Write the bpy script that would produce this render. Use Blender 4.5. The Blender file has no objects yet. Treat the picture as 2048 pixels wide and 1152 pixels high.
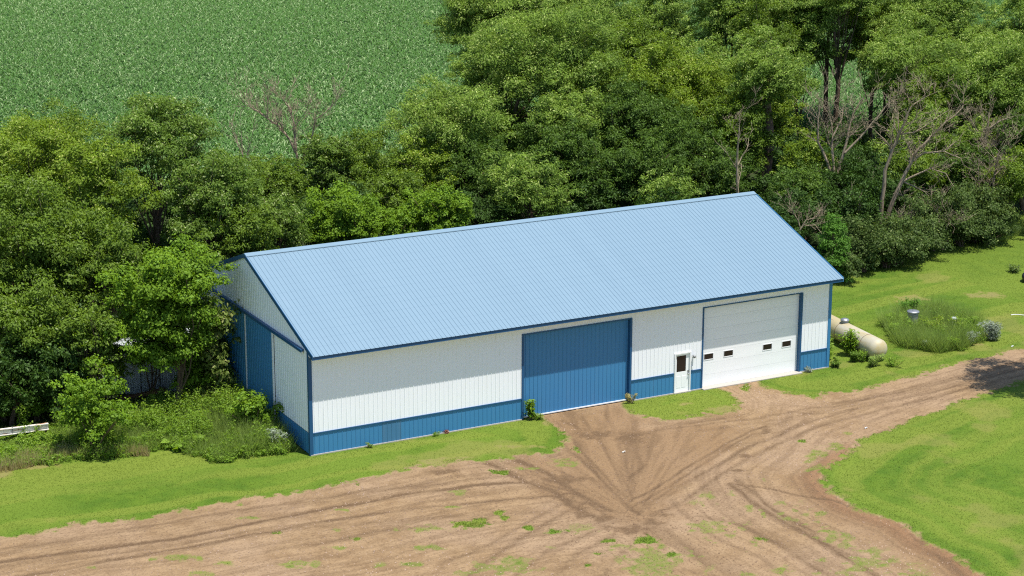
import bpy, math, random
import numpy as np
from mathutils import Vector, Matrix, Euler

S = bpy.context.scene
COL = S.collection
# ---------------------------------------------------------------- camera, sky, sun, exposure
cam_d = bpy.data.cameras.new('camera'); cam = bpy.data.objects.new('camera', cam_d); COL.objects.link(cam)
CAMPOS = (-34.43, -84.118, 32.974); YAW = 0.49026; PITCH = -0.269146; ROLL = 0.003425
cam_d.sensor_width = 36.0; cam_d.lens = 4171.07 / 2048 * 36.0
cam_d.clip_start = 1.0; cam_d.clip_end = 6000
_F = Vector((math.sin(YAW)*math.cos(PITCH), math.cos(YAW)*math.cos(PITCH), math.sin(PITCH)))
_R = Vector((math.cos(YAW), -math.sin(YAW), 0)); _U = _R.cross(_F)
_R2 = math.cos(ROLL)*_R + math.sin(ROLL)*_U; _U2 = -math.sin(ROLL)*_R + math.cos(ROLL)*_U
cam.matrix_world = Matrix(((_R2.x, _U2.x, -_F.x, CAMPOS[0]), (_R2.y, _U2.y, -_F.y, CAMPOS[1]), (_R2.z, _U2.z, -_F.z, CAMPOS[2]), (0, 0, 0, 1)))
S.camera = cam
SUN_DIR = Vector((0.43, -1.0, 3.42)).normalized()      # towards the sun
W = bpy.data.worlds.new('World'); S.world = W; W.use_nodes = True
nt = W.node_tree; sky = nt.nodes.new('ShaderNodeTexSky'); sky.sky_type = 'NISHITA'; sky.sun_disc = False
sky.sun_elevation = math.asin(SUN_DIR.z); sky.sun_rotation = math.atan2(SUN_DIR.x, SUN_DIR.y)
sky.air_density = 1.0; sky.dust_density = 0.4; sky.ozone_density = 1.6
bg = nt.nodes['Background']; bg.inputs['Strength'].default_value = 0.13
nt.links.new(sky.outputs[0], bg.inputs['Color'])
sun_d = bpy.data.lights.new('sun', 'SUN'); sun_d.energy = 5.0; sun_d.angle = math.radians(0.53); sun_d.color = (1.0, 0.955, 0.88)
sun = bpy.data.objects.new('sun', sun_d); COL.objects.link(sun); sun.location = (20, -40, 80)
sun.rotation_euler = SUN_DIR.to_track_quat('Z', 'Y').to_euler()
S.view_settings.view_transform = 'Standard'; S.view_settings.look = 'None'; S.view_settings.gamma = 1.0
S.view_settings.exposure = 0.36
S.cycles.use_denoising = False; S.cycles.use_adaptive_sampling = False; S.cycles.pixel_filter_type = 'BLACKMAN_HARRIS'; S.cycles.filter_width = 1.15
S.cycles.sample_clamp_indirect = 2.0
S.cycles.max_bounces = 8; S.cycles.diffuse_bounces = 3; S.cycles.transparent_max_bounces = 8
# ---- measured positions, metres
TREES = [
    ('elm_tree', 'bx', -3.07, 32.9, 10.69, 5.28, 4.37, 'broad yellow-green tree at the left edge of the photo, crown against the corn field'),
    ('elm_tree', 'fl', 2.69, 28.69, 11.82, 5.11, 3.61, 'tall loose pale-tipped tree with visible trunk, left of the bare reddish grey tree'),
    ('elm_tree', 'fl', 3.99, 23.46, 9.65, 5.37, 2.79, 'pale-tipped tree just behind the far left peak of the barn roof'),
    ('elm_tree', 'bx', -2.34, 24.57, 10.04, 4.56, 3.29, 'yellow-green tree with light crown top, below the broadest crown on the left'),
    ('elm_tree', 'dk', -7.72, 18.38, 9.75, 3.75, 4.2, 'large dull green tree in the middle of the left edge'),
    ('elm_tree', 'dk', -4.94, 15.76, 8.83, 2.22, 3.02, 'dull olive tree left of the bright green maple beside the barn'),
    ('box_elder', 'mp', -3.53, 8.77, 8.72, 2.18, 2.98, 'bright green maple-like tree in front of the grey shed, touching the barn corner'),
    ('elm_tree', 'dk', -9.97, 11.65, 6.81, 0.2, 3.08, 'dark low-branched tree in the lower left, above the white beam'),
    ('elm_tree', 'dk', -7.23, 9.62, 5.97, 1.46, 1.89, 'dark tree left of the grey shed wall, above the rounded bush'),
    ('elm_tree', 'dk', -9.45, 24.97, 9.83, 0.2, 3.47, 'dark tree cut off by the left edge of the photo'),
    ('elm_tree', 'dk', 5.13, 21.72, 7.05, 4.13, 2.35, 'small dark leafy tree directly behind the barn gable peak'),
    ('elm_tree', 'fl', 9.11, 26.4, 5.97, 2.53, 2.19, 'short tree with pale leaf tips between the gable peak and the bright maple row'),
    ('box_elder', 'mp', 13.68, 27.36, 5.48, 1.82, 2.47, 'bright green maple behind the barn roof, first from the left of the row'),
    ('box_elder', 'mp', 16.89, 26.78, 4.22, 1.71, 1.66, 'lowest bright green maple behind the roof, in the middle of its row'),
    ('box_elder', 'mp', 19.74, 26.39, 5.23, 1.87, 2.13, 'bright green maple behind the roof, third from the left, under the round tree'),
    ('elm_tree', 'dk', 20.22, 38.6, 6.28, 0.31, 3.47, 'dark green tree below the corn field, left of the round elm'),
    ('elm_tree', 'dk', 19.15, 31.24, 5.21, 1.83, 2.35, 'dark bushy tree tucked behind the bright maples and left of the willow'),
    ('elm_tree', 'fl', 17.49, 38.93, 7.36, 0.31, 2.3, 'dark tree with a few cream leaf tips at the foot of the bare grey tree'),
    ('elm_tree', 'dk', 7.98, 30.4, 8.0, 1.75, 2.24, 'dark tree in the shade between the two pale-tipped trees on the left'),
    ('elm_tree', 'ew', 26.52, 38.64, 9.14, 1.49, 4.57, 'round-topped yellow-green elm standing out against the corn field'),
    ('elm_tree', 'ds', 26.79, 35.1, 5.71, 1.3, 3.31, 'dark underside tree right of the round-topped elm'),
    ('willow_tree', 'ew', 26.84, 28.27, 5.73, 1.74, 3.0, 'light green willowy tree rising just behind the middle of the barn ridge'),
    ('elm_tree', 'ew', 36.7, 44.54, 12.95, 4.76, 5.99, 'huge wind-blown elm with forked brown trunk at the edge of the corn'),
    ('elm_tree', 'ds', 33.62, 33.72, 5.32, 0.42, 2.85, 'dark shaded tree behind the roof, right of the willowy tree'),
    ('elm_tree', 'ds', 37.3, 32.69, 4.8, 0.3, 3.21, 'dark shaded tree in the middle of the windbreak behind the ridge'),
    ('willow_tree', 'ew', 34.92, 25.09, 4.83, 1.96, 1.91, 'small drooping light green tree poking above the ridge'),
    ('elm_tree', 'ds', 42.36, 32.46, 5.43, 0.42, 2.92, 'dark tree behind the thin bare trunk near the right end of the ridge'),
    ('elm_tree', 'ew', 47.28, 32.1, 11.61, 5.6, 3.48, 'elm with thick dark trunk just above the right end of the roof ridge'),
    ('elm_tree', 'ew', 64.25, 47.98, 14.15, 8.54, 5.23, 'tall spreading elm over the gap where the corn shows through'),
    ('elm_tree', 'ew', 60.72, 33.99, 9.89, 6.25, 3.68, 'flat-topped elm above the two leaning dead trees'),
    ('elm_tree', 'ew', 64.84, 28.39, 11.26, 4.07, 4.15, 'yellow-green elm at the right edge over the grey twiggy dead tree'),
    ('elm_tree', 'dk', 61.22, 25.74, 4.8, 0.2, 3.38, 'dark tree filling the wood behind the grey twiggy dead tree'),
    ('elm_tree', 'dk', 58.6, 17.66, 4.8, 1.13, 2.96, 'dark tree at the edge of the wood on the right'),
    ('elm_tree', 'ds', 44.01, 23.67, 4.8, 1.29, 2.12, 'dark tree behind the barn corner bush'),
    ('shrub', 'bu', 43.98, 22.52, 4.76, 0.82, 1.78, 'rounded mid green bush right of the thick dark trunk'),
    ('shrub', 'bu', 41.69, 22.61, 3.99, 0.99, 1.44, 'small bush at the foot of the thick dark trunk'),
    ('juniper', 'ce', 39.47, 13.6, 3.99, 0.2, 1.57, 'bright green upright juniper beside the barn corner'),
    ('shrub', 'hd', 42.98, 15.12, 2.46, 0.2, 1.68, 'dark hedge bush right of the juniper'),
    ('shrub', 'hd', 45.37, 14.98, 1.97, 0.2, 1.85, 'dark hedge bush below the fallen dead branches'),
    ('shrub', 'hd', 49.56, 17.28, 2.46, 0.2, 2.07, 'tallest dark hedge bush in the middle of the row'),
    ('shrub', 'hd', 52.18, 17.01, 2.39, 0.2, 1.93, 'dark hedge bush with pale leaves next to the two leaning trunks'),
    ('shrub', 'hd', 54.03, 16.52, 1.2, 0.2, 1.49, 'low yellow-green bush at the right end of the hedge'),
    ('shrub', 'hd', 40.34, 13.13, 1.41, 0.2, 1.05, 'small dark bush between the juniper and the lawn'),
    ('shrub', 'mp', -8.73, 4.75, 4.02, 0.67, 1.99, 'rounded leafy green bush in front of the dark trees at left'),
    ('shrub', 'mp', -9.78, 10.57, 1.2, 0.2, 1.0, 'small bright bush behind the white beam'),
    ('shrub', 'mp', -11.2, 11.16, 1.2, 0.2, 0.7, 'leafy sapling clump at the left end of the white beam'),
    ('vine_bush', 'vi', -1.2, 8.66, 5.68, 0.6, 1.08, 'narrow vine-covered bush against the blue barn doors'),
    ('shrub', 'mp', -1.24, 4.15, 1.9, 0.66, 0.92, 'leafy bush at the foot of the white wall panel'),
    ('elm_tree', 'dk', -7.13, 21.46, 6.25, 0.2, 3.4, 'dark tree behind the white beam trees, low on the left'),
    ('elm_tree', 'dk', -3.22, 18.24, 5.45, 0.2, 2.46, 'dark tree behind the grey shed'),
    ('elm_tree', 'dk', 1.32, 16.96, 6.29, 0.2, 1.57, 'dark tree wedged between the bright maple and the barn end'),
    ('elm_tree', 'dk', -0.58, 38.37, 8.88, 2.83, 3.98, 'darker tree behind the broad yellow-green tree on the left'),
    ('elm_tree', 'dk', 34.79, 46.7, 5.79, 0.2, 3.29, 'dark elm between the round-topped elm and the forked brown trunk'),
    ('shrub', 'mp', -2.0, 9.66, 2.73, 0.56, 1.57, 'leafy bush between the grey shed and the barn, under the bright maple'),
    ('shrub', 'dk', -6.24, 10.79, 4.03, 1.83, 1.32, 'dark bush covering the left end of the grey shed'),
    ('shrub', 'bu', -3.92, 11.25, 4.11, 2.63, 1.82, 'leafy branches hanging over the roof of the grey shed'),
    ('shrub', 'dk', -8.51, 12.0, 1.22, 0.2, 1.56, 'dark bush between the white beam and the rounded bush'),
    ('elm_tree', 'dk', 13.24, 36.66, 6.04, 0.99, 2.39, 'leafy tree at the foot of the bare sapling, behind the far end of the roof'),
    ('elm_tree', 'bx', 22.85, 36.07, 5.9, 0.7, 2.46, 'mid green tree at the lower left of the round-topped elm'),
    ('elm_tree', 'ds', 33.9, 36.97, 6.6, 0.45, 3.26, 'dark green tree above the willowy tree, under the forked elm'),
    ('elm_tree', 'ds', 39.18, 31.89, 7.01, 0.91, 3.04, 'dark green tree above the small drooping tree by the ridge'),
    ('elm_tree', 'ew', 34.91, 48.9, 11.08, 3.73, 3.33, 'elm at the left shoulder of the huge forked elm, against the corn'),
    ('elm_tree', 'ew', 60.22, 46.73, 13.73, 3.44, 3.75, 'tall elm left of the gap where the corn shows through'),
    ('elm_tree', 'dk', 68.02, 47.1, 12.87, 3.52, 3.85, 'tall dark elm right of the gap where the corn shows through'),
    ('elm_tree', 'ew', 64.11, 40.12, 10.87, 5.6, 2.89, 'elm leaning over the right side of the gap where the corn shows'),
    ('elm_tree', 'bx', 47.52, 27.44, 5.85, 0.41, 2.03, 'narrow leafy tree directly right of the thick dark trunk'),
    ('elm_tree', 'dk', 54.26, 23.64, 4.8, 0.59, 2.59, 'dense low tree between the two pairs of leaning dead trunks'),
    ('elm_tree', 'ds', 56.9, 22.43, 4.87, 0.79, 2.03, 'dark young tree beside the grey twiggy dead tree'),
    ('elm_tree', 'bx', 59.06, 20.14, 4.07, 1.1, 2.35, 'yellow-green young tree where the wood meets the right edge'),
    ('elm_tree', 'ds', 31.65, 35.71, 4.8, 1.14, 2.41, 'dark low tree under the forked brown trunk'),
    ('elm_tree', 'ew', 39.99, 60.91, 14.6, 5.93, 3.7, 'elm in the back row of the windbreak, first from the left in that row'),
    ('elm_tree', 'ew', 43.68, 57.25, 15.89, 6.29, 4.39, 'elm in the back row of the windbreak, second from the left in that row'),
    ('elm_tree', 'ew', 46.25, 53.39, 13.79, 6.61, 3.91, 'elm in the back row of the windbreak, third from the left in that row'),
    ('elm_tree', 'ew', 51.5, 53.25, 13.52, 6.14, 3.28, 'elm in the back row of the windbreak, fourth from the left in that row'),
    ('elm_tree', 'ew', 55.43, 48.76, 14.93, 6.53, 3.37, 'elm in the back row of the windbreak, fifth from the left in that row'),
    ('elm_tree', 'ew', 60.5, 49.14, 15.37, 6.11, 3.56, 'elm in the back row of the windbreak, sixth from the left in that row'),
    ('elm_tree', 'ew', 62.43, 44.55, 15.12, 8.98, 3.96, 'elm in the back row of the windbreak, seventh from the left in that row'),
    ('elm_tree', 'ew', 68.2, 43.09, 12.62, 6.41, 3.39, 'elm in the back row of the windbreak, eighth from the left in that row'),
    ('elm_tree', 'ew', 72.17, 42.68, 13.3, 6.15, 3.23, 'elm in the back row of the windbreak, ninth from the left in that row'),
    ('elm_tree', 'ew', 74.55, 38.14, 13.37, 6.64, 3.21, 'elm in the back row of the windbreak, tenth from the left in that row'),
    ('elm_tree', 'dk', 41.81, 47.65, 11.71, 1.05, 3.08, 'elm in the second row of the windbreak, first from the left in that row'),
    ('elm_tree', 'dk', 45.67, 46.37, 12.29, 0.92, 3.1, 'elm in the second row of the windbreak, second from the left in that row'),
    ('elm_tree', 'ew', 50.09, 44.72, 10.92, 0.79, 2.99, 'elm in the second row of the windbreak, third from the left in that row'),
    ('elm_tree', 'dk', 55.39, 43.84, 12.79, 0.51, 3.45, 'elm in the second row of the windbreak, fourth from the left in that row'),
    ('elm_tree', 'dk', 66.9, 38.1, 9.73, 0.52, 3.69, 'elm in the second row of the windbreak, fifth from the left in that row'),
    ('elm_tree', 'ew', 69.09, 34.12, 10.96, 1.12, 4.01, 'elm in the second row of the windbreak, sixth from the left in that row'),
    ('elm_tree', 'ew', 73.93, 31.6, 10.28, 1.13, 4.01, 'elm in the second row of the windbreak, seventh from the left in that row'),
    ('elm_tree', 'dk', 39.26, 42.07, 10.85, 0.62, 3.39, 'elm in the middle row of the windbreak, first from the left in that row'),
    ('elm_tree', 'bx', 42.93, 39.86, 11.29, 0.63, 3.11, 'elm in the middle row of the windbreak, second from the left in that row'),
    ('elm_tree', 'bx', 46.43, 39.75, 10.32, 0.4, 3.69, 'elm in the middle row of the windbreak, third from the left in that row'),
    ('elm_tree', 'bx', 50.56, 36.62, 9.86, 0.42, 2.74, 'elm in the middle row of the windbreak, fourth from the left in that row'),
    ('elm_tree', 'dk', 60.15, 31.48, 8.61, 0.45, 2.66, 'elm in the middle row of the windbreak, fifth from the left in that row'),
    ('elm_tree', 'ew', 64.74, 30.03, 10.05, 0.41, 3.41, 'elm in the middle row of the windbreak, sixth from the left in that row'),
    ('elm_tree', 'ew', 67.38, 26.55, 9.07, 0.69, 2.63, 'elm in the middle row of the windbreak, seventh from the left in that row'),
    ('elm_tree', 'ew', 34.72, 36.91, 9.26, 0.67, 2.98, 'elm in the fourth row of the windbreak, first from the left in that row'),
    ('elm_tree', 'ds', 38.59, 35.39, 9.04, 0.64, 3.35, 'elm in the fourth row of the windbreak, second from the left in that row'),
    ('elm_tree', 'ds', 41.28, 33.81, 7.9, 0.59, 2.86, 'elm in the fourth row of the windbreak, third from the left in that row'),
    ('elm_tree', 'dk', 45.56, 32.93, 8.28, 0.38, 3.26, 'elm in the fourth row of the windbreak, fourth from the left in that row'),
    ('elm_tree', 'ew', 57.73, 28.1, 6.66, 0.2, 2.96, 'elm in the fourth row of the windbreak, fifth from the left in that row'),
    ('elm_tree', 'ew', 60.06, 25.31, 6.31, 0.27, 2.49, 'elm in the fourth row of the windbreak, sixth from the left in that row'),
    ('elm_tree', 'ds', 62.48, 22.8, 7.75, 0.58, 2.75, 'elm in the fourth row of the windbreak, seventh from the left in that row'),
    ('elm_tree', 'ds', 31.89, 33.01, 7.29, 0.76, 2.83, 'elm in the front row of the windbreak, first from the left in that row'),
    ('elm_tree', 'ds', 34.18, 30.43, 6.2, 1.04, 2.74, 'elm in the front row of the windbreak, second from the left in that row'),
    ('elm_tree', 'ds', 36.45, 28.17, 5.95, 1.18, 2.23, 'elm in the front row of the windbreak, third from the left in that row'),
    ('elm_tree', 'ds', 41.3, 28.58, 5.22, 0.67, 2.86, 'elm in the front row of the windbreak, fourth from the left in that row'),
]
UNDER =  [(-14, 17, -4, 19, 4), (-12, 24, 4, 23, 6), (-10, 31, 10, 28, 7), (-10, 41, 10, 36, 7), (3, 20, 28, 22, 8), (12, 32, 34, 30, 8), (8, 42, 34, 38, 8), (30, 22, 46, 20, 6), (32, 30, 56, 27, 8), (36, 36, 66, 32, 8), (38, 44, 62, 40, 6), (46, 24, 66, 24, 6), (-16, 14, -6, 13, 4), (-15, 11, -8.5, 10.2, 4), (-2.6, 13.5, -1.2, 11.5, 2)]
HEDGE =  [(41, 14.2, 56, 18.3, 11), (45, 16.6, 58, 19.8, 8)]
DEAD =  {'d1': ([47.96, 24.94], [(0.2, [[-0.01, 0.16], [-0.02, 1.87], [-0.04, 3.06]]), (0.13, [[-0.03, 2.99], [-0.52, 4.41], [-1.18, 5.75], [-1.21, 7.25], [-1.18, 8.18]]), (0.11, [[-0.04, 3.09], [-0.23, 5.25], [-0.21, 6.26], [-0.43, 7.42]]), (0.07, [[-0.21, 6.19], [0.34, 7.26], [0.46, 8.09]]), (0.13, [[0.03, 3.02], [0.59, 5.25], [0.85, 6.76], [1.2, 7.76], [1.75, 8.59]]), (0.09, [[0.6, 5.05], [1.54, 6.09], [2.31, 7.1], [3.08, 8.1], [3.71, 8.77]]), (0.08, [[0.2, 2.99], [1.05, 2.55], [1.43, 1.53], [1.31, 0.51], [1.9, 0.0]]), (0.05, [[1.05, 2.55], [1.48, 1.87], [2.52, 2.9]])]), 'd2': ([48.66, 20.59], [(0.16, [[-0.08, 0.36], [-0.1, 2.69], [-0.01, 4.67], [0.4, 5.98], [0.74, 6.96], [1.17, 7.94], [1.53, 8.91], [2.3, 9.4]]), (0.17, [[0.07, 0.62], [0.58, 2.52], [1.15, 4.01], [1.58, 5.0], [2.01, 5.99], [2.77, 6.81], [3.67, 7.79], [4.73, 8.76]]), (0.08, [[1.16, 3.91], [2.25, 4.51], [2.88, 4.84], [3.86, 4.52], [4.39, 3.7]]), (0.06, [[1.26, 3.88], [2.65, 3.19], [3.6, 2.37]]), (0.08, [[1.64, 5.17], [2.5, 5.76], [3.79, 5.83], [4.94, 5.34], [5.3, 4.69]]), (0.06, [[0.83, 7.03], [1.79, 7.13], [3.02, 7.95], [3.95, 8.53]]), (0.05, [[0.59, 3.09], [1.21, 2.96], [1.78, 2.53]])]), 'd3': ([58.66, 23.76], [(0.2, [[-0.02, 0.0], [-0.06, 0.98], [0.09, 2.38], [0.49, 4.12], [0.74, 5.5], [0.85, 7.05]]), (0.09, [[0.49, 4.12], [1.39, 4.98], [2.19, 5.68]]), (0.07, [[0.72, 4.81], [-0.03, 6.01], [-0.42, 6.87]]), (0.08, [[0.82, 5.84], [1.63, 6.53], [2.45, 6.88]]), (0.06, [[0.17, 2.73], [-0.55, 3.42], [-1.08, 3.77]])]), 'd4': ([56.05, 19.48], [(0.1, [[0.02, 0.0], [-0.23, 2.13], [-0.46, 4.15]]), (0.13, [[0.24, 0.0], [0.49, 2.14], [0.65, 3.82], [0.87, 5.33]]), (0.07, [[0.65, 3.82], [1.26, 4.49], [2.09, 4.33]]), (0.06, [[0.82, 5.16], [1.65, 3.49], [1.91, 2.14]]), (0.05, [[0.57, 2.47], [1.02, 3.15], [1.44, 1.8]])]), 'd6': ([15.84, 39.81], [(0.15, [[0.1, 1.54], [0.08, 3.55], [-0.01, 5.21], [-0.44, 6.2], [-1.22, 7.18], [-2.33, 8.0], [-2.97, 8.39]]), (0.1, [[-0.03, 5.37], [-0.15, 7.19], [-0.54, 8.33], [-0.95, 8.89]]), (0.1, [[0.17, 4.54], [0.92, 6.04], [1.21, 7.52], [2.27, 8.41]]), (0.05, [[-0.29, 6.86], [0.58, 8.01], [0.85, 8.67]])]), 'd7': ([11.54, 38.7], [(0.09, [[0.17, 2.23], [0.16, 5.17], [0.07, 7.37]]), (0.05, [[0.16, 5.17], [0.61, 6.47], [0.83, 7.37]]), (0.05, [[0.15, 5.82], [-0.32, 6.95], [-0.47, 7.37]])]), 'd8': ([37.88, 21.25], [(0.13, [[-0.06, 2.73], [-0.13, 4.17], [-0.22, 6.87], [-0.15, 8.6]]), (0.05, [[-0.16, 5.92], [0.4, 6.87], [0.53, 7.51]])]), 'd9': ([46.58, 18.3], [(0.1, [[0.16, 1.23], [1.33, 1.86], [2.91, 2.02], [4.49, 2.09]]), (0.07, [[2.91, 2.02], [3.33, 1.28], [3.77, 0.79]]), (0.08, [[0.09, 1.36], [-0.87, 1.59], [-1.7, 2.4], [-1.84, 3.37]]), (0.05, [[0.19, 1.36], [0.45, 0.61], [0.95, 0.12]]), (0.05, [[0.19, 1.36], [-0.02, 0.45]])]), 'd10': ([39.85, 16.79], [(0.06, [[-0.41, 2.51], [-0.07, 3.14], [0.63, 3.4]]), (0.05, [[-0.41, 2.67], [-0.75, 3.46], [-1.07, 3.93]]), (0.05, [[-0.27, 2.83], [0.5, 2.83], [0.98, 2.2]])])}
DIRT =  [[-18.57, -3.54], [-16.09, -3.35], [-15.27, -3.41], [-14.41, -3.31], [-12.07, -3.29], [-9.01, -3.93], [-5.57, -3.75], [-2.24, -4.14], [0.3, -3.79], [2.7, -3.9], [3.98, -3.84], [5.78, -4.04], [8.09, -4.5], [9.87, -4.66], [10.98, -4.24], [11.77, -3.08], [11.99, -1.58], [12.03, -0.11], [11.3, 0.3], [17.0, 0.3], [16.56, -0.15], [16.21, -0.92], [16.14, -1.74], [16.48, -2.5], [17.35, -3.38], [19.01, -3.48], [20.26, -3.8], [21.19, -3.51], [21.91, -2.58], [22.17, -1.38], [22.17, -0.47], [22.04, 0.24], [21.5, 0.3], [25.2, 0.3], [24.78, 0.12], [24.29, -1.03], [24.5, -2.41], [25.51, -3.56], [27.68, -3.97], [29.78, -3.69], [33.16, -3.09], [36.78, -2.73], [42.45, -2.19], [56.35, 0.52], [50.27, -5.41], [38.76, -6.29], [36.76, -6.57], [34.06, -7.11], [31.72, -7.68], [27.3, -8.89], [23.59, -10.03], [20.99, -12.04], [18.93, -13.29], [18.24, -15.16], [18.07, -16.76], [18.31, -18.12], [18.65, -19.51], [18.3, -21.31], [18.4, -22.5], [18.5, -23.26], [18.08, -25.05], [17.81, -27.59], [16.09, -34.04], [-5.43, -29.05], [-20.6, -12.51]]
EDGE =  [[50.27, -5.41], [38.76, -6.29], [36.76, -6.57], [34.06, -7.11], [31.72, -7.68], [27.3, -8.89], [23.59, -10.03], [20.99, -12.04], [18.93, -13.29], [18.24, -15.16], [18.07, -16.76], [18.31, -18.12], [18.65, -19.51], [18.3, -21.31], [18.4, -22.5], [18.5, -23.26], [18.08, -25.05], [17.81, -27.59], [16.09, -34.04]]
FAN =  [[11.84, -0.34], [16.64, -0.1], [16.19, -3.43], [19.64, -4.73], [19.14, -6.76], [15.62, -9.54], [11.86, -12.51], [8.56, -15.0], [7.42, -11.52], [7.19, -6.96], [7.1, -4.73], [10.75, -4.74]]
TUFTS =  [[-5.36, -11.43, 0.89, -0.47, 0.16, 0.38, 0], [0.06, -12.45, 0.76, -0.39, 0.16, 0.34, 0], [2.67, -10.92, 0.71, -0.37, 0.18, 0.35, 1], [0.77, -10.49, 0.93, -0.49, 0.2, 0.4, 0], [-9.15, -8.76, 0.8, -0.42, 0.14, 0.4, 0], [-7.94, -10.09, 0.45, -0.23, 0.11, 0.29, 0], [-9.26, -10.54, 0.7, -0.36, 0.1, 0.29, 0], [-4.84, -8.0, 0.26, -0.13, 0.1, 0.26, 1], [-3.27, -10.65, 0.45, -0.23, 0.08, 0.2, 0], [-2.16, -10.14, 0.19, -0.1, 0.09, 0.2, 1], [-2.48, -8.92, 0.28, -0.15, 0.09, 0.2, 0], [3.88, -7.33, 0.49, -0.25, 0.14, 0.27, 0], [6.69, -5.98, 0.4, -0.21, 0.15, 0.28, 1], [4.43, -10.29, 0.23, -0.12, 0.13, 0.25, 1], [2.23, -15.0, 0.36, -0.18, 0.19, 0.37, 0], [4.69, -12.29, 0.22, -0.11, 0.1, 0.2, 1], [5.56, -13.31, 0.52, -0.27, 0.16, 0.3, 1], [8.38, -15.89, 0.46, -0.24, 0.23, 0.37, 1], [6.96, -15.2, 0.27, -0.15, 0.11, 0.18, 1], [7.09, -15.94, 0.51, -0.27, 0.17, 0.27, 0], [8.58, -16.66, 0.22, -0.11, 0.17, 0.28, 0], [11.28, -4.94, 0.16, -0.09, 0.31, 0.54, 1], [13.38, -12.76, 0.38, -0.2, 0.26, 0.41, 0], [14.52, -12.88, 0.18, -0.09, 0.35, 0.51, 0], [11.16, -15.35, 0.28, -0.14, 0.09, 0.14, 0], [14.18, -14.79, 0.19, -0.1, 0.3, 0.44, 0], [2.62, -15.26, 0.61, -0.31, 0.17, 0.32, 0], [5.69, -16.16, 0.32, -0.17, 0.07, 0.14, 1], [7.03, -18.26, 0.61, -0.31, 0.25, 0.39, 0], [8.52, -17.64, 0.21, -0.11, 0.14, 0.23, 1], [4.92, -17.04, 0.18, -0.09, 0.07, 0.14, 1], [-2.43, -13.02, 0.45, -0.24, 0.15, 0.32, 0], [-1.5, -13.51, 0.53, -0.28, 0.11, 0.23, 0], [11.5, -20.93, 0.44, -0.24, 0.26, 0.37, 0], [12.6, -17.91, 0.26, -0.13, 0.15, 0.23, 1], [20.19, -10.95, 0.25, -0.13, 0.48, 0.66, 0], [22.07, -10.25, 0.51, -0.27, 0.41, 0.56, 0], [21.0, -10.69, 0.41, -0.22, 0.32, 0.44, 0], [23.82, -8.87, 0.38, -0.2, 0.22, 0.29, 0], [21.27, -8.82, 0.17, -0.09, 0.17, 0.23, 1], [16.75, -12.16, 0.12, -0.06, 0.29, 0.42, 0], [16.53, -16.8, 0.23, -0.12, 0.21, 0.28, 0], [14.31, -15.65, 0.11, -0.06, 0.2, 0.29, 0], [19.5, -12.29, 0.4, -0.21, 0.46, 0.64, 0], [18.56, -14.29, 0.27, -0.15, 0.29, 0.4, 0], [23.32, -0.89, 0.31, -0.16, 0.32, 0.48, 1], [0.37, -4.46, 0.1, -0.05, 0.07, 0.17, 1], [-5.1, -4.33, 0.22, -0.12, 0.06, 0.17, 0], [4.35, -10.9, 0.15, -0.08, 0.11, 0.2, 1], [-5.27, -5.94, 0.38, -0.2, 0.06, 0.16, 0], [-1.52, -6.86, 0.38, -0.2, 0.07, 0.16, 0], [-10.28, -8.34, 0.18, -0.1, 0.05, 0.14, 0], [-12.86, -7.98, 0.21, -0.11, 0.06, 0.2, 0], [2.89, -8.83, 0.42, -0.22, 0.1, 0.21, 0], [10.11, -20.83, 0.44, -0.23, 0.14, 0.21, 0], [13.48, -20.87, 0.36, -0.19, 0.18, 0.25, 0], [3.28, -10.66, 0.33, -0.18, 0.1, 0.2, 1], [4.35, -14.63, 0.4, -0.21, 0.1, 0.19, 0], [9.93, -6.2, 0.61, -0.32, 0.23, 0.4, 0], [8.2, -6.04, 0.6, -0.31, 0.12, 0.23, 0]]
BARE =  [[9.13, -3.36, 1.03, -0.53, 0.13, 0.25], [4.71, -3.48, 0.77, -0.4, 0.2, 0.41], [5.61, -3.36, 0.82, -0.42, 0.12, 0.24], [20.45, -3.21, 0.78, -0.41, 0.29, 0.45], [19.35, -1.69, 0.27, -0.13, 0.13, 0.2], [45.86, 6.93, 1.05, -0.54, 0.51, 0.6], [-11.8, 4.61, 1.2, -0.63, 0.11, 0.38], [-13.62, 4.61, 1.19, -0.62, 0.2, 0.77], [39.68, 3.35, 0.35, -0.18, 0.2, 0.23], [41.39, 8.51, 1.04, -0.54, 0.55, 0.69], [38.82, -0.52, 0.48, -0.25, 0.24, 0.29], [11.92, -0.96, 0.17, -0.09, 0.28, 0.51], [-14.95, -3.76, 0.54, -0.29, 0.08, 0.32]]
DARKS =  [[14.25, -5.01, 0.83, -0.43, 0.51, 0.85], [7.41, -12.18, 0.42, -0.21, 0.26, 0.46], [9.52, -14.24, 0.56, -0.29, 0.3, 0.49], [8.02, -12.82, 0.48, -0.24, 0.21, 0.35], [10.53, -13.8, 0.35, -0.18, 0.22, 0.34], [8.33, -14.57, 0.93, -0.48, 0.29, 0.48], [17.71, -9.28, 0.37, -0.19, 0.15, 0.22], [16.39, -10.74, 0.4, -0.21, 0.15, 0.21], [20.52, -6.83, 0.29, -0.16, 0.29, 0.42], [13.04, -3.58, 0.84, -0.44, 0.43, 0.74], [4.3, -4.73, 1.0, -0.52, 0.17, 0.34], [18.82, -2.88, 1.09, -0.56, 0.33, 0.52], [8.82, -8.16, 0.79, -0.42, 0.31, 0.55]]
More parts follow.
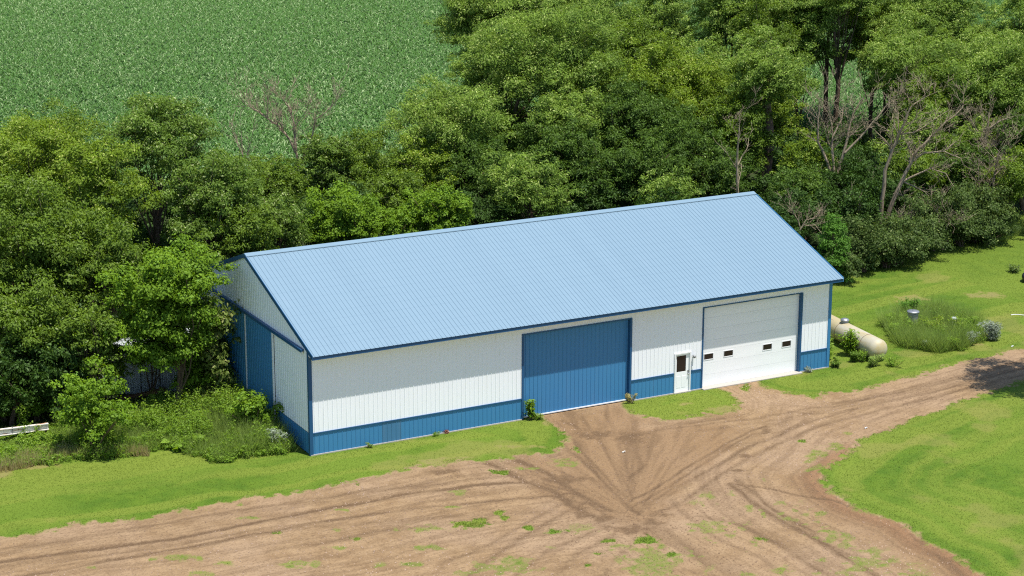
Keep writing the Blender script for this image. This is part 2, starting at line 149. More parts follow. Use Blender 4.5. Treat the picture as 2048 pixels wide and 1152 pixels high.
RUTS =  [(0.22, 1.0, [[-17.05, -5.56], [-15.88, -5.71], [-12.91, -6.09], [-8.83, -6.6], [-5.5, -6.53], [-2.28, -6.47], [1.52, -6.44], [4.98, -6.86], [7.38, -7.55]]), (0.2, 0.7, [[-16.36, -7.55], [-13.99, -7.67], [-11.32, -7.68], [-7.53, -7.82], [-3.69, -7.66], [0.76, -8.05], [5.11, -8.99], [8.45, -9.71]]), (0.35, 0.35, [[-15.57, -4.52], [-11.44, -4.74], [-5.99, -4.86], [-0.3, -5.15], [4.14, -6.07]]), (0.3, 0.3, [[-16.04, -6.31], [-12.12, -6.92], [-5.86, -7.47], [0.27, -9.09], [6.46, -11.03]]), (0.28, 0.9, [[7.5, -3.96], [8.03, -4.62], [8.29, -5.87], [8.5, -6.99], [8.45, -9.71], [8.75, -12.22]]), (0.3, 0.9, [[6.79, -4.57], [7.04, -5.8], [7.11, -7.34], [7.66, -8.96], [7.5, -10.77], [7.79, -13.01]]), (0.2, 0.6, [[7.38, -7.55], [8.27, -9.14], [8.39, -10.7], [8.26, -12.62]]), (0.2, 0.5, [[9.97, -8.41], [10.01, -10.53], [9.62, -13.13]]), (0.18, 0.8, [[10.99, -5.25], [10.24, -9.26], [9.84, -11.66], [9.59, -13.18]]), (0.12, 0.6, [[11.37, -5.06], [10.48, -9.38], [10.07, -11.78]]), (0.2, 0.4, [[12.34, -0.94], [11.85, -3.76], [10.78, -7.01], [10.01, -10.53]]), (0.2, 0.35, [[13.79, -0.85], [12.89, -4.3], [11.55, -8.15], [10.03, -11.56]]), (0.2, 0.35, [[15.25, -0.76], [13.62, -4.68], [11.85, -8.31], [10.16, -11.63]]), (0.15, 0.5, [[13.06, -8.06], [11.76, -8.98], [11.13, -9.51]]), (0.2, 0.4, [[12.63, -0.92], [13.01, -3.17], [14.51, -4.35], [17.18, -4.11], [19.8, -4.48]]), (0.14, 0.7, [[10.16, -11.63], [11.89, -10.82], [14.81, -9.12], [17.73, -7.6], [19.88, -6.5], [20.93, -6.23]]), (0.14, 0.6, [[9.94, -12.32], [12.64, -10.86], [15.98, -8.98], [19.56, -6.98], [20.9, -6.71]]), (0.2, 0.5, [[10.39, -12.41], [12.67, -11.22], [15.26, -10.08], [18.65, -8.31], [22.51, -6.89], [26.68, -6.11], [32.69, -5.66], [40.31, -4.56]]), (0.22, 0.5, [[9.97, -13.51], [12.24, -12.71], [15.31, -10.83], [18.59, -9.21], [21.87, -7.78], [27.32, -6.87], [32.16, -6.3], [39.35, -5.63]]), (0.2, 0.4, [[14.3, -4.24], [16.98, -4.42], [20.88, -5.05], [25.29, -5.12], [30.17, -4.81], [35.47, -4.29], [41.18, -3.6]]), (0.22, 0.35, [[17.85, -5.28], [21.01, -5.7], [24.83, -5.75], [29.42, -5.77], [36.62, -4.89], [40.19, -4.7]]), (0.3, 0.4, [[21.66, -6.45], [23.38, -5.67], [28.3, -5.19], [33.49, -4.69], [40.74, -4.08]]), (0.3, 0.7, [[15.11, -12.01], [14.75, -14.02], [14.7, -15.98], [14.74, -19.15], [14.56, -21.44], [14.38, -23.62]]), (0.25, 0.6, [[15.65, -11.72], [15.16, -14.57], [15.14, -17.18], [14.78, -19.78], [14.87, -21.02]]), (0.12, 0.9, [[15.18, -11.83], [15.72, -12.6], [16.39, -13.37], [17.04, -14.53], [17.73, -15.78], [17.97, -16.9]]), (0.25, 0.4, [[11.86, -14.5], [12.73, -16.23], [12.96, -18.82], [12.75, -22.21]]), (0.25, 0.6, [[8.24, -10.96], [5.91, -12.03], [3.42, -13.54], [1.07, -14.97], [-0.14, -16.03]]), (0.2, 0.5, [[7.03, -13.89], [4.62, -14.77], [2.25, -16.16], [1.14, -16.98]]), (0.25, 0.4, [[7.49, -14.75], [4.96, -15.84], [2.83, -17.58]]), (0.2, 0.4, [[8.3, -9.98], [5.81, -11.34], [2.38, -13.3], [-0.36, -14.22]]), (0.2, 0.3, [[7.95, -15.6], [6.13, -17.03], [4.57, -18.49]]), (0.2, 0.3, [[-4.74, -10.18], [-1.13, -9.63], [1.9, -10.58], [4.97, -11.54]]), (0.2, 0.3, [[9.63, -15.24], [9.39, -17.56], [8.77, -20.69]]), (0.3, 0.35, [[18.22, -20.66], [17.94, -22.62], [17.36, -25.18]])]
WEED =  [[-14.41, 5.02], [-12.98, 10.77], [-10.26, 10.16], [-8.14, 9.06], [-5.99, 9.6], [-4.2, 10.39], [-1.93, 10.97], [0.07, 9.93], [1.77, 8.16], [-0.03, 0.49], [-1.4, 0.3], [-2.8, 0.43], [-4.51, 0.37], [-5.0, 2.32], [-5.75, 3.62], [-8.25, 3.27], [-10.65, 3.79], [-12.34, 4.3]]
WEEDR =  [[35.82, 4.8], [38.25, 6.35], [40.8, 5.96], [41.72, 3.99], [41.52, 1.84], [39.73, -0.47], [37.55, -1.41], [35.3, -1.26], [34.5, 0.68], [34.64, 2.17]]
ROUGH =  [[52.27, 15.16], [54.99, 15.94], [61.34, 18.79], [64.37, 22.15], [55.91, 18.47], [52.12, 15.96]]
FANC = (9.44, -13.23)
rng = np.random.default_rng(7)
# ---------------------------------------------------------------- helpers
def tag(o, label=None, cat=None, group=None, kind=None):
    if label: o['label'] = label
    if cat: o['category'] = cat
    if group: o['group'] = group
    if kind: o['kind'] = kind
    return o

def empty(name, loc, rz=0.0):
    o = bpy.data.objects.new(name, None); COL.objects.link(o)
    o.location = loc; o.rotation_euler = (0, 0, rz); o.empty_display_size = 0.3
    return o

def mesh_np(name, V, F, mat, parent=None, attrs=None, smooth=False, n=4):
    """V (k,3), F (m,n) int with a constant corner count."""
    me = bpy.data.meshes.new(name)
    V = np.ascontiguousarray(V, dtype=np.float32); F = np.ascontiguousarray(F, dtype=np.int32)
    n = F.shape[1]
    me.vertices.add(len(V)); me.vertices.foreach_set('co', V.ravel())
    me.loops.add(F.size); me.loops.foreach_set('vertex_index', F.ravel())
    me.polygons.add(len(F))
    me.polygons.foreach_set('loop_start', np.arange(0, F.size, n, dtype=np.int32))
    me.polygons.foreach_set('loop_total', np.full(len(F), n, dtype=np.int32))
    if smooth: me.polygons.foreach_set('use_smooth', np.ones(len(F), dtype=bool))
    for k, a in (attrs or {}).items():
        at = me.attributes.new(k, 'FLOAT', 'POINT'); at.data.foreach_set('value', np.ascontiguousarray(a, dtype=np.float32))
    me.update(calc_edges=True)
    me.materials.append(mat)
    o = bpy.data.objects.new(name, me); COL.objects.link(o)
    if parent: o.parent = parent
    return o

class MB:
    """collects polygons; build() links them as one mesh object"""
    def __init__(s): s.v = []; s.f = []; s.sm = []
    def quad(s, *p):
        b = len(s.v); s.v += [tuple(q) for q in p]; s.f.append(tuple(range(b, b+len(p)))); s.sm.append(False)
    def box(s, a, b):
        x0, y0, z0 = a; x1, y1, z1 = b
        k = len(s.v)
        s.v += [(x0,y0,z0),(x1,y0,z0),(x1,y1,z0),(x0,y1,z0),(x0,y0,z1),(x1,y0,z1),(x1,y1,z1),(x0,y1,z1)]
        for f in ((0,3,2,1),(4,5,6,7),(0,1,5,4),(1,2,6,5),(2,3,7,6),(3,0,4,7)):
            s.f.append(tuple(k+i for i in f)); s.sm.append(False)
    def beam(s, p, q, w, h, up=(0,0,1)):
        p = Vector(p); q = Vector(q); d = (q-p).normalized(); u = Vector(up); r = d.cross(u).normalized(); u = r.cross(d)
        k = len(s.v)
        for c in (p, q):
            for a, b in ((-1,-1),(1,-1),(1,1),(-1,1)): s.v.append(tuple(c + r*(a*w/2) + u*(b*h/2)))
        for f in ((0,1,2,3),(7,6,5,4),(0,4,5,1),(1,5,6,2),(2,6,7,3),(3,7,4,0)):
            s.f.append(tuple(k+i for i in f)); s.sm.append(False)
    def lathe(s, prof, O, A, n=24, smooth=True):
        """prof [(radius, distance along axis A)]"""
        A = Vector(A).normalized(); X = A.orthogonal().normalized(); Y = A.cross(X); O = Vector(O)
        k = len(s.v)
        for r, t in prof:
            for i in range(n):
                a = 2*math.pi*i/n; s.v.append(tuple(O + A*t + X*(r*math.cos(a)) + Y*(r*math.sin(a))))
        for j in range(len(prof)-1):
            for i in range(n):
                i2 = (i+1) % n
                s.f.append((k+j*n+i, k+j*n+i2, k+(j+1)*n+i2, k+(j+1)*n+i)); s.sm.append(smooth)
        s.f.append(tuple(k+i for i in range(n))[::-1]); s.sm.append(False)
        s.f.append(tuple(k+(len(prof)-1)*n+i for i in range(n))); s.sm.append(False)
    def tube(s, pts, radii, n=6):
        pts = [Vector(p) for p in pts]; k = len(s.v)
        X = None
        for i, p in enumerate(pts):
            d = (pts[min(i+1, len(pts)-1)] - pts[max(i-1, 0)]).normalized()
            if X is None: X = d.orthogonal().normalized()
            X = (X - d*X.dot(d)).normalized(); Y = d.cross(X)
            for j in range(n):
                a = 2*math.pi*j/n; s.v.append(tuple(p + X*(radii[i]*math.cos(a)) + Y*(radii[i]*math.sin(a))))
        for i in range(len(pts)-1):
            for j in range(n):
                j2 = (j+1) % n
                s.f.append((k+i*n+j, k+i*n+j2, k+(i+1)*n+j2, k+(i+1)*n+j)); s.sm.append(True)
    def build(s, name, mat, parent=None):
        me = bpy.data.meshes.new(name); me.from_pydata(s.v, [], s.f); me.polygons.foreach_set('use_smooth', s.sm)
        me.materials.append(mat); me.update()
        o = bpy.data.objects.new(name, me); COL.objects.link(o)
        if parent: o.parent = parent
        return o

# value noise in numpy
def _h(i, j, s):
    n = (i*374761393 + j*668265263 + s*974634777) & 0xffffffff
    n = ((n ^ (n >> 13)) * 1274126177) & 0xffffffff
    return ((n ^ (n >> 16)) & 0xffff) / 65535.0
def vn(x, y, s=0):
    i = np.floor(x).astype(np.int64); j = np.floor(y).astype(np.int64); fx = x-i; fy = y-j
    fx = fx*fx*(3-2*fx); fy = fy*fy*(3-2*fy)
    return ((_h(i,j,s)*(1-fx)+_h(i+1,j,s)*fx)*(1-fy) + (_h(i,j+1,s)*(1-fx)+_h(i+1,j+1,s)*fx)*fy)
def fbm(x, y, s=0, o=4):
    r = 0; a = .5
    for k in range(o): r = r + a*vn(x*2**k, y*2**k, s+k); a *= .5
    return r/(1-.5**o)
def sstep(a, b, x):
    t = np.clip((x-a)/(b-a), 0, 1); return t*t*(3-2*t)

# ---------------------------------------------------------------- materials
def mat(name):
    m = bpy.data.materials.new(name); m.use_nodes = True; return m, m.node_tree, m.node_tree.nodes['Principled BSDF']
def nd(t, typ, **kw):
    n = t.nodes.new(typ)
    for k, v in kw.items():
        if k.startswith('i_'):
            n.inputs[k[2:]].default_value = v
        else: setattr(n, k, v)
    return n
def noise(t, scale, detail=4, rough=.55, vec=None):
    n = nd(t, 'ShaderNodeTexNoise'); n.inputs['Scale'].default_value = scale; n.inputs['Detail'].default_value = detail
    n.inputs['Roughness'].default_value = rough
    if vec is not None: t.links.new(vec, n.inputs['Vector'])
    return n.outputs['Fac']
def mixc(t, f, a, b):
    n = nd(t, 'ShaderNodeMix', data_type='RGBA')
    for s, v in ((0, f), (6, a), (7, b)):
        if isinstance(v, (int, float)): n.inputs[s].default_value = v
        elif isinstance(v, tuple): n.inputs[s].default_value = (*v, 1) if len(v) == 3 else v
        else: t.links.new(v, n.inputs[s])
    return n.outputs[2]
def ramp(t, f, a, b):
    n = nd(t, 'ShaderNodeMapRange', interpolation_type='SMOOTHSTEP'); n.inputs[1].default_value = a; n.inputs[2].default_value = b
    t.links.new(f, n.inputs[0]); return n.outputs[0]
def math_(t, op, a, b=0.0, c=0.0, clamp=False):
    n = nd(t, 'ShaderNodeMath', operation=op, use_clamp=clamp)
    for i, v in enumerate((a, b, c)):
        if isinstance(v, (int, float)): n.inputs[i].default_value = v
        else: t.links.new(v, n.inputs[i])
    return n.outputs[0]
def attr(t, name):
    n = nd(t, 'ShaderNodeAttribute', attribute_name=name); return n.outputs['Fac']
def pos(t): return nd(t, 'ShaderNodeNewGeometry').outputs['Position']
def bump(t, p, h, strength, dist):
    b = nd(t, 'ShaderNodeBump'); b.inputs['Strength'].default_value = strength; b.inputs['Distance'].default_value = dist
    t.links.new(h, b.inputs['Height']); t.links.new(b.outputs[0], p.inputs['Normal'])
def scaled(t, sx, sy, sz):
    n = nd(t, 'ShaderNodeMapping'); n.inputs['Scale'].default_value = (sx, sy, sz); t.links.new(pos(t), n.inputs['Vector']); return n.outputs[0]

def painted(name, c, rough=.42, dirt=.10, spec=.4, streak=True, c2=None):
    m, t, p = mat(name)
    n1 = noise(t, .7, 3); n2 = noise(t, 1.0, 5, .6, scaled(t, 5, 5, .35))
    a = mixc(t, ramp(t, n1, .3, .75), c, c2 or tuple(x*.93 for x in c))
    b = mixc(t, math_(t, 'MULTIPLY', ramp(t, n2, .5, .85), dirt), a, (.33, .29, .24))
    t.links.new(b, p.inputs['Base Color']); p.inputs['Roughness'].default_value = rough
    p.inputs['Specular IOR Level'].default_value = spec
    return m

M = {}
M['white'] = painted('white_painted_steel', (.87, .89, .92), .5, .10)
M['white2'] = painted('white_door_paint', (.88, .89, .90), .45, .05)
M['trimwhite'] = painted('white_trim_paint', (.78, .79, .80), .4, .1)
M['blue'] = painted('blue_painted_steel', (.042, .195, .395), .42, .08, c2=(.048, .205, .40))
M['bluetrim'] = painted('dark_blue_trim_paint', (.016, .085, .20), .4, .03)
M['faded'] = painted('faded_blue_steel', (.055, .18, .33), .55, .1)
M['concrete'] = painted('concrete', (.42, .39, .35), .85, .4, .2)
M['darkin'] = painted('dark_interior', (.02, .02, .02), .9, 0)

def roof_mat():
    m, t, p = mat('light_blue_roof_steel')
    n1 = noise(t, .25, 3); n2 = noise(t, 1.0, 5, .6, scaled(t, 4, .5, 1)); n3 = noise(t, 60, 2)
    sx = nd(t, 'ShaderNodeSeparateXYZ'); t.links.new(pos(t), sx.inputs[0])
    wn = nd(t, 'ShaderNodeTexWhiteNoise', noise_dimensions='1D'); t.links.new(math_(t, 'FLOOR', math_(t, 'DIVIDE', sx.outputs[0], .9144)), wn.inputs['W'])
    scr = ramp(t, math_(t, 'ABSOLUTE', math_(t, 'SUBTRACT', math_(t, 'FRACT', math_(t, 'DIVIDE', sx.outputs[1], .61)), .5)), .42, .5)
    a = mixc(t, ramp(t, n1, .3, .7), (.168, .258, .330), (.182, .274, .347))
    a = mixc(t, math_(t, 'MULTIPLY', wn.outputs[0], .22), a, (.200, .300, .375))
    a = mixc(t, math_(t, 'MULTIPLY', math_(t, 'MULTIPLY', scr, noise(t, 8, 2)), .28), a, (.10, .17, .24))
    b = mixc(t, math_(t, 'MULTIPLY', ramp(t, n2, .5, .9), .16), a, (.27, .35, .43))
    c = mixc(t, math_(t, 'MULTIPLY', n3, .06), b, (.3, .34, .36))
    t.links.new(c, p.inputs['Base Color']); p.inputs['Roughness'].default_value = .48; p.inputs['Specular IOR Level'].default_value = .4
    return m
M['roof'] = roof_mat()

def glass_mat():
    m, t, p = mat('dark_window_glass')
    p.inputs['Base Color'].default_value = (.012, .010, .010, 1); p.inputs['Roughness'].default_value = .12; p.inputs['Specular IOR Level'].default_value = .5
    return m
M['glass'] = glass_mat()
def metal_mat(name, c, r):
    m, t, p = mat(name)
    n1 = noise(t, 9, 4); a = mixc(t, n1, c, tuple(x*.7 for x in c))
    t.links.new(a, p.inputs['Base Color']); p.inputs['Metallic'].default_value = .75; p.inputs['Roughness'].default_value = r
    return m
M['galv'] = metal_mat('galvanised_steel', (.42, .43, .45), .45)
M['dullmetal'] = metal_mat('dull_grey_metal', (.35, .36, .37), .6)
def rust_mat():
    m, t, p = mat('rusty_steel'); n = noise(t, 5, 6, .7)
    a = mixc(t, ramp(t, n, .35, .65), (.045, .022, .014), (.20, .085, .035)); t.links.new(a, p.inputs['Base Color']); p.inputs['Roughness'].default_value = .9
    return m
M['rust'] = rust_mat()
def peel_mat():
    m, t, p = mat('peeling_white_paint'); n = noise(t, 4, 6, .7)
    e = ramp(t, n, .54, .60); a = mixc(t, e, (.74, .70, .62), (.33, .15, .06)); t.links.new(a, p.inputs['Base Color']); p.inputs['Roughness'].default_value = .7
    return m
M['peel'] = peel_mat()
def tank_mat():
    m, t, p = mat('weathered_tank_paint'); n = noise(t, 1.6, 6, .65); n2 = noise(t, .8, 3)
    a = mixc(t, ramp(t, n, .38, .62), (.45, .42, .33), (.42, .33, .13))
    b = mixc(t, math_(t, 'MULTIPLY', ramp(t, n2, .45, .7), .5), a, (.40, .37, .30))
    c = mixc(t, math_(t, 'MULTIPLY', ramp(t, noise(t, 6, 6, .7), .58, .7), .6), b, (.16, .10, .06))
    t.links.new(c, p.inputs['Base Color']); p.inputs['Roughness'].default_value = .55
    return m
M['tank'] = tank_mat()
def shed_mat():
    m, t, p = mat('weathered_grey_sheet'); n = noise(t, 2, 5); n2 = noise(t, 1.0, 5, .6, scaled(t, 6, 6, .8))
    a = mixc(t, n, (.32, .36, .37), (.48, .51, .51)); b = mixc(t, math_(t, 'MULTIPLY', ramp(t, n2, .5, .8), .6), a, (.2, .14, .09))
    t.links.new(b, p.inputs['Base Color']); p.inputs['Roughness'].default_value = .6
    return m
M['shed'] = shed_mat()
def bark_mat(name, a, b):
    m, t, p = mat(name); n = noise(t, 1.0, 6, .7, scaled(t, 14, 14, 3))
    c = mixc(t, ramp(t, n, .35, .65), a, b); t.links.new(c, p.inputs['Base Color']); p.inputs['Roughness'].default_value = .95
    p.inputs['Specular IOR Level'].default_value = .1
    bump(t, p, n, .6, .05)
    return m
M['bark'] = bark_mat('brown_bark', (.075, .05, .035), (.17, .125, .09))
M['deadwood'] = bark_mat('grey_dead_wood', (.17, .135, .092), (.40, .32, .22))
M['soilmat'] = None

def leaf_mat(name, base, tip, pale=None, pale_at=.9, trans=.3, var=.35):
    """v = random number of each leaf; big clumps vary through object-space noise"""
    m, t, p = mat(name)
    v = attr(t, 'v'); n1 = noise(t, .55, 3)
    kk = attr(t, 'k')
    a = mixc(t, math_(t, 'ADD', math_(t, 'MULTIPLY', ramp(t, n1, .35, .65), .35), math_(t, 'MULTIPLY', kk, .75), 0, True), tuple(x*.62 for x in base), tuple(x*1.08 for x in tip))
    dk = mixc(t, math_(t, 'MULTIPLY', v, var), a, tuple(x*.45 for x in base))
    c = dk
    if pale:
        c = mixc(t, math_(t, 'MULTIPLY', ramp(t, v, pale_at, 1.0), ramp(t, math_(t, 'ADD', math_(t, 'MULTIPLY', kk, .5), math_(t, 'MULTIPLY', noise(t, .8, 2), .5)), .42, .6)), dk, pale)
    t.links.new(c, p.inputs['Base Color']); p.inputs['Roughness'].default_value = .55; p.inputs['Specular IOR Level'].default_value = .16
    tr = nd(t, 'ShaderNodeBsdfTranslucent'); hs = nd(t, 'ShaderNodeHueSaturation'); hs.inputs['Value'].default_value = 1.5; hs.inputs['Saturation'].default_value = 1.1
    hs.inputs['Hue'].default_value = .49
    t.links.new(c, hs.inputs['Color']); t.links.new(hs.outputs[0], tr.inputs['Color'])
    mx = nd(t, 'ShaderNodeMixShader'); mx.inputs[0].default_value = trans
    t.links.new(p.outputs[0], mx.inputs[1]); t.links.new(tr.outputs[0], mx.inputs[2])
    t.links.new(mx.outputs[0], t.nodes['Material Output'].inputs['Surface'])
    return m
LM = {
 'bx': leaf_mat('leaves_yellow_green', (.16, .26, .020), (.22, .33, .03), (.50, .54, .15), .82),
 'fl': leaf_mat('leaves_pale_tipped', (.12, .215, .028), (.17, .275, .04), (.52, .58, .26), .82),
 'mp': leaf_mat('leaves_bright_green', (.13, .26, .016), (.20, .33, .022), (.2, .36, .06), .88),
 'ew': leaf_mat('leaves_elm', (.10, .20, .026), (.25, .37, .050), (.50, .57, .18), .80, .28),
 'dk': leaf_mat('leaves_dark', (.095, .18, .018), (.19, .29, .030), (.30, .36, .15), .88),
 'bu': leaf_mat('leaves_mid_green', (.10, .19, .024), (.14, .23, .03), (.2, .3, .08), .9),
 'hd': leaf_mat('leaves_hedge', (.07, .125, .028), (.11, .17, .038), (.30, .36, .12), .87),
 'us': leaf_mat('leaves_understory_shade_tint', (.045, .10, .018), (.07, .14, .024), (.16, .24, .08), .92, .25),  # dark leaf colour stands in for the shade of the tall trees
 'ds': leaf_mat('leaves_deep_green_with_shade', (.052, .115, .016), (.11, .195, .025), (.24, .34, .09), .9, .25),  # one darker green covers both a dense dark species and the canopy's shade
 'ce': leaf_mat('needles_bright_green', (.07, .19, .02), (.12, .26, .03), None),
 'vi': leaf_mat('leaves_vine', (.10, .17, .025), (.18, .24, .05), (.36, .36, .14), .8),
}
M['weed'] = leaf_mat('weed_leaves', (.16, .31, .03), (.25, .39, .05), (.36, .46, .12), .88, .42)
M['tallg'] = leaf_mat('tall_grass_blades', (.24, .34, .07), (.33, .44, .12), None, trans=.5, var=.2)
M['sage'] = leaf_mat('silver_leaves', (.24, .29, .20), (.32, .37, .28), None, trans=.15)
M['dryg'] = leaf_mat('dry_grass', (.50, .42, .20), (.50, .46, .20), None, trans=.5, var=.15)
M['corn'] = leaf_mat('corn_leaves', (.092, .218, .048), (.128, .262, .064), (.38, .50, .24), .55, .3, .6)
M['blade'] = leaf_mat('lawn_blades', (.098, .175, .015), (.152, .215, .023), (.30, .29, .07), .85, .4, .1)

# ---------------------------------------------------------------- ground
DP = np.array(DIRT); 
def in_poly(x, y, P):
    c = np.zeros(x.shape, bool); n = len(P)
    for i in range(n):
        x1, y1 = P[i]; x2, y2 = P[(i+1) % n]
        k = ((y1 > y) != (y2 > y)) & (x < (x2-x1)*(y-y1)/((y2-y1) if y2 != y1 else 1e-9)+x1)
        c ^= k
    return c
def seg_d(x, y, a, b):
    ax, ay = a; bx, by = b; dx, dy = bx-ax, by-ay; L = dx*dx+dy*dy+1e-9
    t = np.clip(((x-ax)*dx+(y-ay)*dy)/L, 0, 1); return np.hypot(x-ax-t*dx, y-ay-t*dy)
def poly_d(x, y, P, closed=True):
    d = np.full(x.shape, 1e9)
    for i in range(len(P) if closed else len(P)-1): d = np.minimum(d, seg_d(x, y, P[i], P[(i+1) % len(P)]))
    return d
def ell_v(x, y, e, g=1.0):
    cx, cy, ax, ay, bx, by = e[:6]; det = ax*by-ay*bx; dx, dy = x-cx, y-cy
    u = (dx*by-dy*bx)/det; v = (ax*dy-ay*dx)/det; return np.sqrt(u*u+v*v)/g

def ground_fields(x, y):
    w1 = fbm(x*.9, y*.9, 3)-.5; w2 = fbm(x*3.1, y*3.1, 9)-.5; w3 = fbm(x*.25, y*.25, 31)-.5
    sd = poly_d(x, y, DP); ins = in_poly(x, y, DP); sd = np.where(ins, sd, -sd)
    near = sstep(.2, 2.5, np.abs(y))            # the edge is clean along the wall
    dirt = sstep(-.38, .38, sd + near*(w1*.7 + w2*.9 + (fbm(x*8, y*8, 93)-.5)*.6))
    grass = np.zeros_like(x); dk = np.zeros_like(x); tall = np.zeros_like(x)
    for e in TUFTS:
        g = 1-sstep(.25, 1.35, ell_v(x, y, e) + w2*2.2 + w1*1.2)
        grass = np.maximum(grass, g*(.95 if e[6] else .55)); 
        if e[6]: tall = np.maximum(tall, g)
    thin = sstep(.60, .72, fbm(x*.45+5, y*.45, 77) + .5*w2)*.5*sstep(.5, 2.5, sd)*sstep(0, 6, -y-9)   # sparse green film on the lower yard
    grass = np.maximum(grass, thin)
    grass = grass*(.55+.9*fbm(x*6, y*6, 5))
    bare = np.zeros_like(x)
    for e in BARE: bare = np.maximum(bare, 1-sstep(.5, 1.2, ell_v(x, y, e) + w2*1.6 + w1))
    bare = np.maximum(bare, .5*sstep(.66, .76, fbm(x*.35, y*.35, 41)))
    dist = dirt*(1-np.clip(grass*1.15, 0, 1)); dist = np.maximum(dist, bare*.36)
    rut = np.zeros_like(x); relief = np.zeros_like(x)
    wx = x + .25*(fbm(x*.5, y*.5, 91)-.5); wy = y + .25*(fbm(x*.5+9, y*.5, 92)-.5)
    for w, s, P in RUTS:
        d = poly_d(wx, wy, P, False)
        br = .55+.9*fbm(x*1.3, y*1.3, 17)-.2
        g = np.exp(-(d/(w*.72))**2)*min(1.1, s*1.3)*np.clip(br, .1, 1.1)
        rut = np.maximum(rut, g); relief += -np.exp(-(d/w)**2)*.035*s + np.exp(-((d-2*w)/(w*.8))**2)*.018*s
    # fainter parallel tyre marks left and right of each rut line
    for w, s, P in RUTS[::2]:
        d = poly_d(wx, wy, P, False)
        for off in (.75, 1.3):
            rut = np.maximum(rut, np.exp(-((d-off)/.1)**2)*.3*s*vn(x*.8, y*.8, 7))
    fan = sstep(-.9, .9, np.where(in_poly(x, y, FAN), 1, -1)*poly_d(x, y, FAN) + w1*2.6)
    cx, cy = FANC; a = np.arctan2(y-cy, x-cx); r = np.hypot(x-cx, y-cy)
    streak = fbm(a*14+r*.1, r*.22, 51)*fan + fbm(np.abs(sd)*2.4, x*.10, 52)*(1-fan)
    st2 = fbm(a*40, r*.35, 53)*fan + fbm(np.abs(sd)*7, x*.22, 54)*(1-fan)
    rut = np.clip(rut + sstep(.52, .72, streak)*(.10+.18*fan) + sstep(.52, .62, st2)*.30, 0, 1)
    blot = np.zeros_like(x)
    for e in DARKS: blot = np.maximum(blot, 1-sstep(.3, 1.3, ell_v(x, y, e) + w2*1.9 + w1*1.2))
    fresh = np.clip(fan*.9 + blot*.25, 0, 1)
    dE = poly_d(x, y, EDGE, False)
    bank = np.exp(-((dE-.35)/.45)**2)*ins*sstep(-9, -12, y)      # raised, freshly cut edge of the right lawn
    fresh = np.maximum(fresh, np.exp(-((dE-.8)/1.0)**2)*ins*sstep(-10, -14, y)*1.0)
    # mowing: bands parallel to the yard edge
    mow = fbm(np.abs(sd)*1.1+3*w3, (x+y)*.07, 61)*.5 + vn(np.abs(sd)/.75+w3*2, x*.04, 62)*.5
    z = relief*dirt + dirt*(w2*.05+ (fbm(x*5, y*5, 23)-.5)*.035) + (1-dirt)*(.03+w2*.03) + bank*.10 + (w3*.10)
    z += .16*(1-sstep(0, .9, dE))*(1-dirt)*sstep(-9, -13, y)
    return dict(dirt=dist, rut=np.clip(np.maximum(rut, blot*.85), 0, 1)*dirt, fresh=fresh*dirt, bare=bare, mow=mow, orange=np.clip(bank*1.3, 0, 1)), z, dirt, grass*dirt, tall*dirt

def ground_mat():
    m, t, p = mat('ground_soil_and_grass')
    P = pos(t)
    n_big = noise(t, .18, 3, .5, P); n_mid = noise(t, 1.1, 5, .6, P); n_fine = noise(t, 9, 5, .65, P); n_vf = noise(t, 34, 3, .6, P)
    lt = (.322, .216, .118); md = (.240, .154, .080)
    d = mixc(t, ramp(t, n_mid, .35, .68), lt, md)
    d = mixc(t, math_(t, 'MULTIPLY', ramp(t, n_big, .4, .62), .35), d, (.36, .255, .175))
    d = mixc(t, math_(t, 'MULTIPLY', attr(t, 'fresh'), .8), d, mixc(t, n_mid, (.205, .125, .062), (.265, .165, .086)))
    d = mixc(t, math_(t, 'MULTIPLY', attr(t, 'orange'), .55), d, (.25, .125, .062))
    d = mixc(t, math_(t, 'MULTIPLY', math_(t, 'MULTIPLY', attr(t, 'rut'), math_(t, 'ADD', .35, math_(t, 'MULTIPLY', n_fine, 1.5))), .92), d, (.120, .074, .040))
    d = mixc(t, math_(t, 'MULTIPLY', ramp(t, n_fine, .46, .70), .6), d, (.125, .078, .045))
    d = mixc(t, math_(t, 'MULTIPLY', ramp(t, n_vf, .55, .68), .45), d, (.46, .35, .22))
    g = mixc(t, ramp(t, n_mid, .3, .7), (.072, .138, .014), (.108, .176, .018))
    g = mixc(t, ramp(t, n_big, .42, .62), g, (.128, .192, .023))
    g = mixc(t, math_(t, 'MULTIPLY', ramp(t, attr(t, 'mow'), .42, .60), .75), g, (.170, .215, .032))
    g = mixc(t, math_(t, 'MULTIPLY', attr(t, 'bare'), .55), g, (.26, .20, .07))
    g = mixc(t, math_(t, 'MULTIPLY', ramp(t, n_fine, .5, .75), .3), g, (.055, .105, .012))
    g = mixc(t, math_(t, 'MULTIPLY', ramp(t, attr(t, 'dirt'), .1, .5), .85), g, (.185, .195, .052))
    f = math_(t, 'ADD', attr(t, 'dirt'), math_(t, 'MULTIPLY', math_(t, 'SUBTRACT', math_(t, 'ADD', math_(t, 'MULTIPLY', n_fine, .6), math_(t, 'MULTIPLY', n_vf, .4)), .5), 1.5))
    c = mixc(t, ramp(t, f, .22, .78), g, d)
    t.links.new(c, p.inputs['Base Color']); p.inputs['Roughness'].default_value = .95; p.inputs['Specular IOR Level'].default_value = .12
    bump(t, p, math_(t, 'ADD', n_fine, math_(t, 'MULTIPLY', n_vf, .5)), .8, .05)
    return m
M['ground'] = ground_mat()

